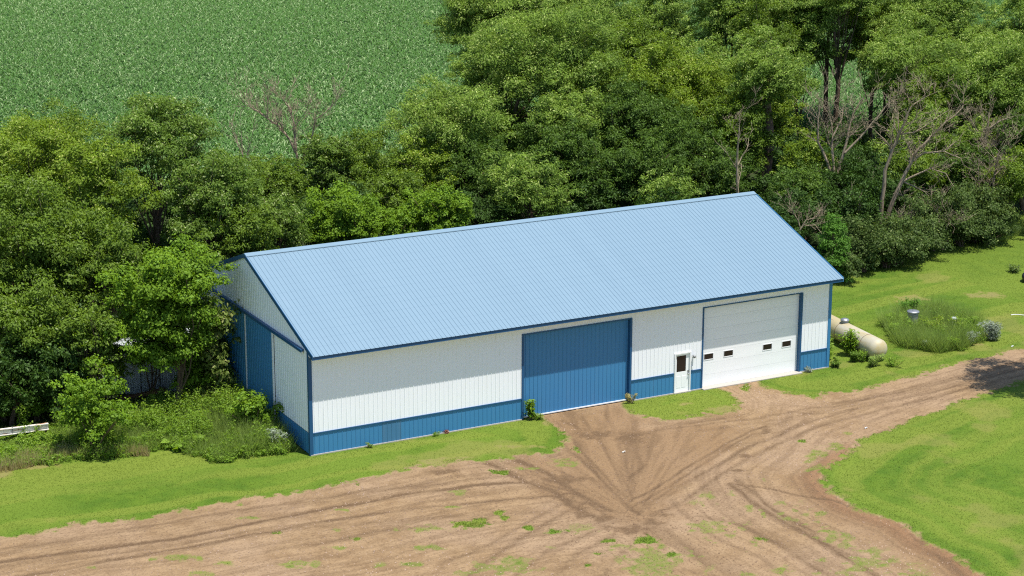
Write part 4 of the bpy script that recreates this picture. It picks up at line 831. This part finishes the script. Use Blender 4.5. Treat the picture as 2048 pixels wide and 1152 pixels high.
# dead trees
def dead_tree(nm, xy, lines, seed, lab, twig=1.0, thin=1.0, mat_='deadwood', grp='dead trees at the edge of the wood'):
    rnd = random.Random(seed); root = empty(nm, (xy[0], xy[1], 0)); tag(root, lab, 'dead tree', grp)
    b = MB(); tw = b if nm == 'dead_branch' else MB()
    dep = Vector((math.sin(YAW), math.cos(YAW), 0))
    def spawn(p, d, ln, r, lv):
        pts = [p]; dd = d.copy(); n = 4
        for k in range(n):
            dd = (dd + Vector((rnd.uniform(-.22, .22), rnd.uniform(-.22, .22), rnd.uniform(-.16, .2)))).normalized(); pts.append(pts[-1]+dd*ln/n)
        tw.tube(pts, [max(r*(1-k/(n+.6)), .008) for k in range(n+1)], 4)
        if lv > 0:
            for k in range(rnd.randint(3, 5)):
                q = rnd.randrange(1, n+1); ax = Vector((rnd.uniform(-1, 1), rnd.uniform(-1, 1), rnd.uniform(-.5, .9))).normalized()
                spawn(pts[q], (dd*.9+ax*.85).normalized(), ln*rnd.uniform(.4, .65), r*.55, lv-1)
    for li, (r, pl) in enumerate(lines):
        r *= thin
        off = 0 if li == 0 or nm == 'dead_branch' else rnd.uniform(-.8, .8); n = len(pl)
        pts = [Vector((0, 0, 0)) + CR*a + dep*(off*(k/(n-1))) + Vector((0, 0, z)) for k, (a, z) in enumerate(pl)]
        fin = []
        for k in range(n-1):
            fin.append(pts[k]); fin.append(pts[k].lerp(pts[k+1], .5)+Vector((rnd.uniform(-.05, .05), rnd.uniform(-.08, .08), rnd.uniform(-.05, .05))))
        fin.append(pts[-1]); m = len(fin)
        rr = [max(r*(1-.75*k/(m-1)), .018) for k in range(m)]
        (b if li < 2 else b).tube(fin, rr, 7)
        tot = sum((pts[k+1]-pts[k]).length for k in range(n-1))
        for k in range(int((3+tot*1.9)*twig)):
            q = rnd.randrange(max(1, m//3), m); dd = (fin[q]-fin[q-1]).normalized(); ax = Vector((rnd.uniform(-1, 1), rnd.uniform(-1, 1), rnd.uniform(-.4, .8))).normalized()
            spawn(fin[q], (dd*.9+ax*.8).normalized(), rnd.uniform(.5, 1.5)*min(1.4, .5+tot*.15), rr[q]*.45, 1 if r < .08 else 2)
    (b.build('branches', M[mat_], root) if tw is b else (b.build('trunk', M[mat_], root), tw.build('branches', M[mat_], root)))
    return root
DL = {'d1': ('dead tree with pale trunk and several upright limbs behind the juniper', 1.0), 'd2': ('dead tree with two long leaning trunks in a V, right of the pale upright one', 1.0),
      'd3': ('grey dead tree with a dense tangle of fine twigs near the right edge', 1.7), 'd4': ('pair of thin leaning dead trunks with drooping twigs above the hedge end', 1.3),
      'd6': ('bare reddish grey tree reaching above the left trees into the corn field', 1.5), 'd7': ('thin bare sapling left of the bare reddish grey tree', 1.0),
      'd8': ('straight thin bare trunk just above the roof ridge', .6), 'd9': ('fallen dead branches lying over the hedge below the V-shaped dead tree', 2.0), 'd10': ('low dead brush beside the right slope of the barn roof', 2.5)}
for k, (key, (lab, tw_)) in enumerate(DL.items()):
    xy, ln = DEAD[key]
    dead_tree('dead_tree' if key not in ('d9', 'd10') else 'dead_branch', xy, ln, 50+k, lab, tw_, (.8 if key in ('d6', 'd7') else .95))

# ---------------------------------------------------------------- corn field
def corn(seed=5):
    rs = np.random.default_rng(seed); P = []
    # rows run along the field edge
    cx, cy = CAMPOS[0], CAMPOS[1]; fx, fy = math.sin(YAW), math.cos(YAW)
    for r in range(int(150/.76)):
        yy = 51 + r*.76; n = 1400; xx = -30 + np.arange(n)*.26*.9 + rs.normal(size=n)*.05; 
        P.append(np.stack([xx, np.full(n, yy)+rs.normal(size=n)*.06], 1))
    P = np.vstack(P)
    dx, dy = P[:, 0]-cx, P[:, 1]-cy; D = dx*fx+dy*fy; u = (dx*fy-dy*fx)/D*4171+1024
    keep = (D > 125) & (D < 275) & (u > -160) & (u < 2200)
    keep &= (u < 1120) | (D < 250)           # behind the tall trees only the first rows can be seen
    P = P[keep]; n = len(P); K = 7
    h = 2.1*(1+.06*rs.normal(size=n)) + .25*(fbm(P[:, 0]*.05, P[:, 1]*.05, 8)-.5)
    V = []; vals = []
    for k in range(K):
        a = rs.random(n)*2*math.pi; z0 = h*(1-.09*k-.05*rs.random(n)); ln = rs.uniform(.40, .72, n); w = rs.uniform(.055, .095, n)*1.25
        c, s = np.cos(a), np.sin(a); o = np.stack([P[:, 0], P[:, 1], z0-.18], 1)
        dr = np.stack([c, s, np.zeros(n)], 1); sd = np.stack([-s, c, np.zeros(n)], 1); up = np.array([0, 0, 1.])
        p1 = o + dr*(ln*.45)[:, None] + up*(ln*.42)[:, None]; p2 = o + dr*(ln*1.0)[:, None] + up*(ln*rs.uniform(-.1, .35, n))[:, None]
        ww = (sd*w[:, None]*.5)
        V.append(np.stack([o-ww*.6, o+ww*.6, p1+ww, p1-ww, p2+ww*.15, p2-ww*.15], 1)); vals.append(np.repeat(rs.random(n), 6))
    V = np.vstack(V).reshape(-1, 3); vals = np.concatenate(vals); m = len(V)//6; b0 = (np.arange(m)*6)[:, None]
    F = np.concatenate([b0+np.array([0, 1, 2, 3]), b0+np.array([3, 2, 4, 5])], 1).reshape(-1, 4)
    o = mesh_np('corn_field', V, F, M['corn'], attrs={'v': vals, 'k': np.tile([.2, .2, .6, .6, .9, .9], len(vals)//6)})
    print('corn plants', n)
    return tag(o, 'field of green corn beyond the trees', 'corn field', kind='stuff')
corn()

# ---------------------------------------------------------------- lawn blades, tufts, weeds
def visible(x, y, m=60):
    dx, dy, dz = x-CAMPOS[0], y-CAMPOS[1], -CAMPOS[2]
    z = dx*_F.x+dy*_F.y+dz*_F.z; u = 1024+4171*(dx*_R2.x+dy*_R2.y+dz*_R2.z)/z; v = 576-4171*(dx*_U2.x+dy*_U2.y+dz*_U2.z)/z
    return (u > -m) & (u < 2048+m) & (v < 1152+m*2)
def blades(name, P, hgt, wid, rs, mat_, spread=.5):
    n = len(P); a = rs.random(n)*6.283; c, s = np.cos(a), np.sin(a)
    ln = hgt; t = np.stack([c*spread*rs.random(n), s*spread*rs.random(n), np.ones(n)], 1); b2 = rs.random(n)*6.283
    sd = np.stack([np.cos(b2), np.sin(b2), np.zeros(n)], 1)*wid[:, None]
    V = np.stack([P-sd*.5, P+sd*.5, P+t*ln[:, None]], 1).reshape(-1, 3); F = np.arange(n*3).reshape(-1, 3)
    k_ = np.stack([0*ln, 0*ln, 0*ln+1], 1).ravel()*np.repeat(rs.uniform(.4, 1, n), 3); return mesh_np(name, V, F, mat_, attrs={'v': np.repeat(rs.random(n), 3), 'k': k_})
rs = np.random.default_rng(11)
N = 2400000
x = rs.uniform(-22, 64, N); y = rs.uniform(-30, 24, N); k = visible(x, y) & ~((x > -.05) & (x < L+.05) & (y > -.12) & (y < WD)); x, y = x[k], y[k]
ing = (x > GX0) & (x < GX1) & (y > GY0) & (y < GY1)
ix = np.clip(((x-GX0)/GS+.5), 0, nx-1).astype(int); iy = np.clip(((y-GY0)/GS+.5), 0, ny-1).astype(int); q = iy*nx+ix
dv = np.where(ing, A['dirt'][q], 0); bare = np.where(ing, A['bare'][q], 0); tall = np.where(ing, TL[q], 0); mow = np.where(ing, A['mow'][q], .5)
dens = np.clip(1-1.7*dv, 0, 1)*(1-.6*bare)*.5; dens = np.maximum(dens, tall*1.0)
edge = np.where(ing, ((DM[q] > .06) & (DM[q] < .5)), False); dens = np.where(edge & (dv < .8), .55, dens)
k = rs.random(len(x)) < dens; x, y, tall, edge, mow = x[k], y[k], tall[k], edge[k], mow[k]
zz = gz(x, y)
hh = rs.uniform(.02, .05, len(x))*(1+.7*tall)*(1+.4*edge)*(.8+.5*mow)
P = np.stack([x, y, zz-.005], 1)
o = blades('lawn_grass', P, hh, rs.uniform(.012, .024, len(x)), rs, M['blade'], 2.4)
tag(o, 'short mown green grass around the dirt yard', 'grass', kind='stuff'); print('blades', len(x))

def scatter_poly(P, n, rs, ragged=True):
    P = np.array(P); lo = P.min(0); hi = P.max(0); out = []
    x = rs.uniform(lo[0], hi[0], n*6); y = rs.uniform(lo[1], hi[1], n*6); k = in_poly(x, y, P.tolist()) & ((poly_d(x, y, P.tolist()) > 1.1*fbm(x*.8, y*.8, 33)-.2+.35*rs.random(len(x))) if ragged else True); return x[k][:n], y[k][:n]
def weeds(name, poly, n, hfun, rs, mat_, leafsize=.13, per=16, asp=.45):
    """leafy stems: each stem carries leaves up its height"""
    x, y = scatter_poly(poly, n, rs); n = len(x); h = hfun(x, y)*rs.uniform(.55, 1.15, n)
    t = rs.random((n, per))**.75; a = rs.random((n, per))*6.283; r = .04+.13*rs.random((n, per))*(1.1-t*.6)
    lean = rs.normal(size=(n, 2))*.14
    px = x[:, None]+lean[:, :1]*t*h[:, None]*1.2+np.cos(a)*r; py = y[:, None]+lean[:, 1:]*t*h[:, None]*1.2+np.sin(a)*r; pz = gz(x, y)[:, None]+t*h[:, None]+.03
    P = np.stack([px, py, pz], -1).reshape(-1, 3); d = np.stack([np.cos(a), np.sin(a), np.full_like(a, .25)], -1).reshape(-1, 3)
    m = len(P); Nn = unit(np.array([0, 0, .9])+d*.25+rs.normal(size=(m, 3))*.45); s = leafsize*rs.uniform(.5, 1.4, m)
    V, F, v = leaf_quads(P, Nn, d+rs.normal(size=(m, 3))*.3, s, s*asp, rs)
    return mesh_np(name, V, F, mat_, attrs={'v': v, 'k': np.repeat(np.clip(t.ravel()*.7+.3*np.repeat(rs.random(n), per), 0, 1), 4)})
inner = lambda x, y: .16+1.25*np.clip(poly_d(x, y, WEED)/2.0, 0, 1)*sstep(.25, .75, fbm(x*1.1, y*1.1, 14))*(.5+fbm(x*4, y*4, 18))*np.where(x < -9.3, .42, 1.0)
o = weeds('weeds', WEED, 5600, inner, rs, M['weed'], .11, 22)
tag(o, 'tall green weeds between the lawn and the left trees', 'weeds', kind='stuff')
inner2 = lambda x, y: .12+.85*np.clip(poly_d(x, y, WEEDR)/1.3, 0, 1)*sstep(.25, .7, fbm(x*1.2, y*1.2, 15))
o = weeds('weeds', WEEDR, 1300, inner2, rs, M['weed'], .11, 16, .3)
tag(o, 'island of rough weeds around the metal can', 'weeds', kind='stuff')
n = 22000; x, y = scatter_poly(WEEDR, n, rs); n = len(x)
o = blades('tall_grass', np.stack([x, y, gz(x, y)], 1), rs.uniform(.4, 1.0, n)*(.4+1.3*fbm(x*1.1, y*1.1, 19)), rs.uniform(.012, .03, n), rs, M['tallg'], 1.1)
tag(o, 'long grass stems among the weeds by the metal can', 'grass', kind='stuff')
n = 5000; x, y = scatter_poly(ROUGH, n, rs); n = len(x)
o = blades('tall_grass', np.stack([x, y, 0*x], 1), rs.uniform(.3, .9, n), rs.uniform(.02, .05, n), rs, M['tallg'], 1.0)
tag(o, 'rough unmown grass at the end of the hedge', 'grass', kind='stuff')
n = 30000; x, y = scatter_poly(WEED, n, rs); n = len(x)
o = blades('tall_grass', np.stack([x, y, gz(x, y)], 1), rs.uniform(.3, .8, n)*(.4+1.3*fbm(x*.9, y*.9, 29))*np.where(x < -9.3, .5, 1.0)*(1+.6*sstep(-4, -1, x)), rs.uniform(.015, .035, n), rs, M['tallg'], 1.1)
tag(o, 'long green grass stems between the weeds left of the barn', 'grass', kind='stuff')
# rough grass fringe under the hedge and at the left weeds
fr = [(-13.6, 4.2), (-12.9, 5.6), (-10, 6.2), (-6.5, 3.8), (-6.6, 3.2), (-10, 4.6)]
n = 4000; x, y = scatter_poly(fr, n, rs, False); n = len(x)
o = blades('tall_grass', np.stack([x, y, gz(x, y)], 1), rs.uniform(.2, .6, n), rs.uniform(.02, .04, n), rs, M['dryg'], .6)
tag(o, 'straw-coloured grass at the lower left end of the weeds', 'grass', kind='stuff')
# clods and pebbles on the yard
n = 9000; x, y = scatter_poly(DIRT, n, rs, False); k = visible(x, y, 10); x, y = x[k], y[k]; n = len(x); s = rs.uniform(.012, .05, n)
ico = np.array([(1,0,-.3),(-.5,.87,-.3),(-.5,-.87,-.3),(0,0,1)]); rot = rs.random(n)*6.283
V = ico[None]*s[:, None, None]; c, sn = np.cos(rot)[:, None], np.sin(rot)[:, None]
V = np.stack([V[..., 0]*c-V[..., 1]*sn, V[..., 0]*sn+V[..., 1]*c, V[..., 2]*.7], -1) + np.stack([x, y, gz(x, y)+.01], 1)[:, None]
F = (np.arange(n)*4)[:, None, None] + np.array([(0, 1, 3), (1, 2, 3), (2, 0, 3)])[None]
def clod_mat():
    m, t, p = mat('soil_clods'); n_ = noise(t, 3.3, 2)
    c_ = mixc(t, ramp(t, n_, .35, .65), (.14, .085, .05), (.36, .26, .19)); t.links.new(c_, p.inputs['Base Color']); p.inputs['Roughness'].default_value = 1; return m
o = mesh_np('dirt_clods', V.reshape(-1, 3), F.reshape(-1, 3), clod_mat()); tag(o, 'small clods and pebbles on the dirt yard', 'clods', kind='stuff')

# individual plants
def plant(nm, x, y, h, r, n, size, asp, m, lab, cat, seed, up=.0, grp=None):
    rs = np.random.default_rng(seed); root = empty(nm, (x, y, 0)); tag(root, lab, cat, grp)
    st = MB(); Vs = []; ns = 5
    stems = [(rs.normal()*r*.45, rs.normal()*r*.45, h*rs.uniform(.6, 1)) for _ in range(max(3, int(r*14)))]
    for sx, sy, sh in stems: st.tube([(sx*.3, sy*.3, -.03), (sx*.7, sy*.7, sh*.5), (sx, sy, sh)], [.016, .012, .006], 4)
    st.build('stem', M['bark'], root)
    k = rs.integers(0, len(stems), n); S_ = np.array(stems)[k]; t = rs.uniform(.15, 1, n); a = rs.random(n)*6.283; rr = rs.random(n)*r*.45
    P = np.stack([S_[:, 0]*t+np.cos(a)*rr, S_[:, 1]*t+np.sin(a)*rr, S_[:, 2]*t], 1); d = np.stack([np.cos(a), np.sin(a), np.full(n, .2+up)], 1)
    s = size*rs.uniform(.6, 1.3, n); V, F, v = leaf_quads(P, unit(np.array([0, 0, 1.-up*.6])+rs.normal(size=(n, 3))*.4), d, s, s*asp, rs)
    mesh_np('foliage', V, F, m, root, {'v': v, 'k': np.repeat(t, 4)}); return root
plant('sapling', 11.42, -.28, 1.25, .38, 420, .17, .4, LM['mp'], 'leafy green sapling against the left jamb of the blue door', 'sapling', 1)
plant('weed_clump', 11.75, -.35, .35, .5, 300, .1, .4, M['weed'], 'low weeds at the foot of the sapling by the blue door', 'weed', 2)
plant('weed_clump', 16.95, -.28, .6, .25, 260, .16, .22, M['dryg'], 'straw-coloured tuft at the right foot of the blue door', 'weed', 3, .9)
plant('weed_clump', 2.85, -.22, .25, .25, 160, .1, .3, LM['dk'], 'small dark weed under the wainscot near the left corner', 'weed', 4)
plant('weed_clump', 6.3, -.16, .22, .3, 140, .1, .35, M['weed'], 'thin green weed under the middle of the white wall', 'weed', 5)
m_red, t_, p_ = mat('reddish_dry_leaves'); p_.inputs['Base Color'].default_value = (.22, .09, .05, 1)
plant('weed_clump', 6.9, -.16, .2, .28, 130, .09, .4, m_red, 'reddish dry weed under the white wall', 'weed', 6)
plant('weed_clump', 27.85, -.25, .28, .38, 260, .1, .3, M['sage'], 'grey-green weed tuft right of the overhead door', 'weed', 7)
plant('weed_clump', 29.65, -.1, .45, .38, 320, .13, .5, LM['bu'], 'small dark bush at the right front corner of the barn', 'bush', 8)
plant('weed_clump', 30.0, 1.1, 1.1, .5, 600, .13, .45, M['weed'], 'tall weeds between the barn corner and the tank', 'weed', 9)
plant('shrub', 33.9, 4.4, .8, .45, 500, .13, .45, LM['bu'], 'green sprout at the far end of the tank beside the barn corner', 'bush', 10)
plant('shrub', 31.45, .95, 1.5, .62, 1100, .15, .5, LM['mp'], 'leafy young shrub growing in front of the tank', 'bush', 11)
plant('weed_clump', 31.4, -.1, .7, .5, 600, .14, .2, M['weed'], 'grass tuft in front of the tank', 'weed', 12, .9)
plant('weed_clump', 32.2, -1.5, .55, .45, 500, .14, .2, M['weed'], 'grass tuft at the near rounded end of the tank', 'weed', 13, .8)
plant('shrub', 38.7, 5.0, 1.5, .6, 1200, .15, .3, LM['ce'], 'dark green pointed bush behind the metal can', 'bush', 14, .5)
plant('shrub', 37.9, 2.1, 1.0, .65, 1200, .12, .4, LM['bx'], 'yellow-green bush just right of the metal can', 'bush', 15)
plant('sage_shrub', 40.1, -.3, 1.25, .75, 2200, .15, .22, M['sage'], 'silver-grey sagebrush at the right end of the weed island', 'bush', 16, .9)
plant('sage_shrub', 38.4, -.3, .9, .5, 900, .12, .22, M['sage'], 'smaller greyish shrub in the middle of the weed island', 'bush', 17, .8)
for k, (x_, y_, h_, r_, mk, lab) in enumerate(((31.15, 2.7, .9, .45, 'weed', 'weed clump beside the middle of the tank, near the barn corner'), (31.3, -1.0, .75, .45, 'tallg', 'pale grass clump at the near end of the tank'), (31.0, .2, .6, .4, 'bu', 'low green clump between the tank and the barn corner'),
    (35.6, 2.6, .9, .5, 'weed', 'light green weed clump at the left end of the weed island'), (36.0, .3, .55, .4, 'sage', 'low greyish grass clump in front of the metal can'),
    (37.2, -.4, .8, .5, 'weed', 'weed clump at the near edge of the island, below the metal can'), (38.8, 1.2, 1.2, .55, 'bx', 'yellow-green weed clump between the can and the pipe cap'),
    (39.9, 1.6, 1.0, .5, 'weed', 'green weed clump behind the silver sagebrush'), (39.0, 3.4, 1.1, .6, 'bu', 'darker bush at the back of the weed island'), (36.6, 4.2, .9, .5, 'weed', 'weed clump at the back left of the weed island'))):
    plant('weed_clump', x_, y_, h_, r_, 900, .14, .28, M[mk] if mk in M else LM[mk], lab, 'weed', 60+k, .7)
plant('burdock', -5.1, 3.4, .45, .55, 60, .42, .75, M['weed'], 'burdock with broad pale leaves at the front of the weeds', 'weed', 18)
plant('burdock', -4.1, 3.9, .45, .5, 50, .42, .75, M['weed'], 'second burdock with broad leaves, closer to the barn', 'weed', 19)
plant('weed_clump', -1.1, 1.5, 1.3, .6, 900, .16, .28, M['sage'], 'grey-green tall weed next to the barn corner', 'weed', 20, .6)
plant('sapling', -10.9, 8.9, 1.6, .4, 420, .17, .6, M['weed'], 'pale green sapling rising behind the white beam', 'sapling', 21)
plant('weed_clump', 51.0, 10.4, .5, .6, 400, .14, .4, LM['hd'], 'low dark plant behind the black tub', 'weed', 22)

# ---------------------------------------------------------------- propane tank
tk = empty('propane_tank', (33.0, 3.2, 0)); tag(tk, 'large weathered cream and yellow propane tank lying beside the barn', 'tank')
ta, tb = Vector((32.75, 5.9, .66)), Vector((32.12, -.75, .66)); ax = (tb-ta); LT = ax.length; ax.normalize(); RT = .56
loc = Vector(tk.location)
pr = [(RT*math.sin(a), -RT*.75*math.cos(a)+RT*.75) for a in np.linspace(.05, math.pi/2, 9)]
prof = pr + [(RT, LT-RT*.75)] + [(RT*math.cos(a), LT-RT*.75+RT*.75*math.sin(a)) for a in np.linspace(.12, math.pi/2-.05, 8)]
b = MB(); b.lathe(prof, ta-loc, ax, 40); b.build('tank_body', M['tank'], tk)
b = MB()
for q in (.42, .80): b.lathe([(RT+.004, 0), (RT+.004, .03)], ta-loc+ax*(LT*q), ax, 40)
b.build('weld_band', M['rust'], tk)
dp = ta-loc+ax*(LT*.44)+Vector((0, 0, RT-.03))
b = MB(); b.lathe([(.21, 0), (.21, .13)], dp, (0, 0, 1), 24); b.build('dome_collar', M['dullmetal'], tk)
b = MB(); b.lathe([(.235, 0), (.24, .04), (.20, .10), (.10, .14), (.01, .15)], dp+Vector((0, 0, .13)), (0, 0, 1), 24); b.build('dome_lid', M['galv'], tk)
for q in (.22, .8):
    c_ = ta-loc+ax*(LT*q); s_ = ax.cross(Vector((0, 0, 1)))
    b = MB(); b.beam(c_-s_*.42+Vector((0, 0, -.57)), c_+s_*.42+Vector((0, 0, -.57)), .18, .30); b.build('leg', M['concrete'], tk)
# metal can with lid
cn = empty('metal_can', (37.15, 3.0, 0.08)); cn.scale = (1.05, 1.05, 1.12); tag(cn, 'galvanised metal can with a shiny lid standing in the weed island', 'can')
b = MB(); pf = [(.27, 0)]; 
for k in range(9): pf += [(.275+.006*(k % 2), .05+k*.1)]
b.lathe(pf+[(.30, .98)], (0, 0, 0), (0, 0, 1), 28); b.build('can_body', M['dullmetal'], cn)
b = MB(); b.lathe([(.325, .95), (.33, 1.02), (.29, 1.05), (.12, 1.075), (.02, 1.08)], (0, 0, 0), (0, 0, 1), 28); b.beam((-.06, 0, 1.10), (.06, 0, 1.10), .03, .03); b.build('can_lid', M['galv'], cn)
b = MB(); b.beam((-.33, 0, .70), (-.29, 0, .70), .14, .03); b.beam((.29, 0, .70), (.33, 0, .70), .14, .03); b.build('handle', M['galv'], cn)
cp = empty('well_cap', (39.2, 1.95, 0)); tag(cp, 'small pale pipe cap half hidden in the weeds right of the metal can', 'pipe')
b = MB(); b.lathe([(.11, 0), (.11, .75)], (0, 0, 0), (0, 0, 1), 16); b.build('pipe', M['concrete'], cp)
b = MB(); b.lathe([(.17, .74), (.17, .84), (.13, .88), (.02, .9)], (0, 0, 0), (0, 0, 1), 16); b.build('cap', M['shed'], cp)
# black tub at the right edge
b = MB(); pr = []
for i_, (r_, z_) in enumerate([(.62, 0), (.78, .12), (.84, .32), (.80, .48), (.66, .58), (.3, .64), (.02, .65)]): pr.append((r_, z_))
b.lathe(pr, (0, 0, 0), (0, 0, 1), 32); m_blk, t_, p_ = mat('black_rubber'); p_.inputs['Base Color'].default_value = (.016, .018, .022, 1); p_.inputs['Roughness'].default_value = .45
o = b.build('rubber_tub', m_blk); o.location = (50.75, 8.2, 0); o.scale = (1.25, .8, 1); tag(o, 'upturned black tub on the lawn at the right edge', 'tub')
# white beam with rusty ends at the left
bm = empty('steel_beam', (-11.2, 8.05, 0)); tag(bm, 'white painted steel beam with rusty end lying in the weeds at left', 'beam')
p0, p1 = Vector((-1.6, .12, .60)), Vector((1.22, -.10, .60))
b = MB(); b.beam(p0, p1, .05, .26); b.beam(p0+Vector((0, -.06, .14)), p1+Vector((0, -.06, .14)), .16, .03); b.beam(p0+Vector((0, -.06, -.14)), p1+Vector((0, -.06, -.14)), .16, .03); b.build('web', M['peel'], bm)
b = MB(); b.beam(p0.lerp(p1, .42)+Vector((-.03, -.05, -.17)), p0.lerp(p1, .42)+Vector((-.03, -.05, .19)), .03, .12, (0, 1, 0)); b.build('bracket', M['dullmetal'], bm)
for q, nm in ((.04, 'post'), (.97, 'post')):
    b = MB(); c_ = p0.lerp(p1, q); b.beam((c_.x, c_.y+.1, -.05), (c_.x, c_.y+.1, .9 if q < .5 else .74), .08, .08, (0, 1, 0)); b.build(nm, M['rust'], bm)
# old shed behind the maple
sh = empty('shed', (-4.2, 12.2, 0), -math.atan2(1.1, 2.1)); tag(sh, 'old grey metal-sided shed almost hidden under the bright green maple', 'shed')
b = MB(); b.quad((-2.2, 0, 0), (2.2, 0, 0), (2.2, 0, 2.5), (-2.2, 0, 2.5)); b.quad((2.2, 0, 0), (2.2, 3, 0), (2.2, 3, 2.3), (2.2, 0, 2.5)); b.quad((-2.2, 3, 0), (-2.2, 0, 0), (-2.2, 0, 2.5), (-2.2, 3, 2.3)); b.quad((2.2, 3, 0), (-2.2, 3, 0), (-2.2, 3, 2.3), (2.2, 3, 2.3))
for k in range(44):
    xx = -2.2+k*.1; b.quad((xx+.03, -.002, .02), (xx+.05, -.016, .02), (xx+.05, -.016, 2.48), (xx+.03, -.002, 2.48)); b.quad((xx+.05, -.016, .02), (xx+.07, -.002, .02), (xx+.07, -.002, 2.48), (xx+.05, -.016, 2.48))
b.build('siding', M['shed'], sh)
b = MB(); b.box((-2.3, -.1, 2.52), (2.3, 3.1, 2.56)); b.build('roof', M['shed'], sh)
for xx in (-1.05, -.72, .15, 1.1): b = MB(); b.box((xx, -.035, .05), (xx+.035, -.018, 2.45)); b.build('seam_batten', M['darkin'], sh)
b = MB(); b.beam((-5.6, 10.9, .35), (-3.3, 10.6, .62), .25, .14); o = b.build('rusty_beam', M['rust']); o.location = (0, 0, 0); tag(o, 'rusty brown beam leaning low in front of the grey shed', 'beam')
# small litter
for (x_, y_, s_, lab, mm) in ((25.0, -8.8, .07, 'small white scrap on the far edge of the drive', 'trimwhite'), (13.0, -6.3, .09, 'pale wood chip in front of the blue door', 'peel'), (40.2, -1.75, .08, 'white scrap on the lawn right of the weed island', 'trimwhite')):
    b = MB(); b.beam((-s_, 0, .03), (s_, .04, .05), s_*.7, .03); b.beam((-s_*.3, .05, .05), (s_*.6, -.04, .07), s_*.4, .02); o = b.build('scrap', M[mm]); o.location = (x_, y_, float(gz(np.array([x_]), np.array([y_]))[0])); tag(o, lab, 'scrap')
b = MB(); rnd = random.Random(4); P_ = [(k*.22, .12*math.sin(k*1.1), .03) for k in range(9)]; b.tube(P_, [.025]*9, 5); o = b.build('plastic_strip', M['trimwhite']); o.location = (44.3, 3.1, 0); o.rotation_euler = (0, 0, -.45); tag(o, 'white plastic strip lying on the lawn at the right edge', 'strip')
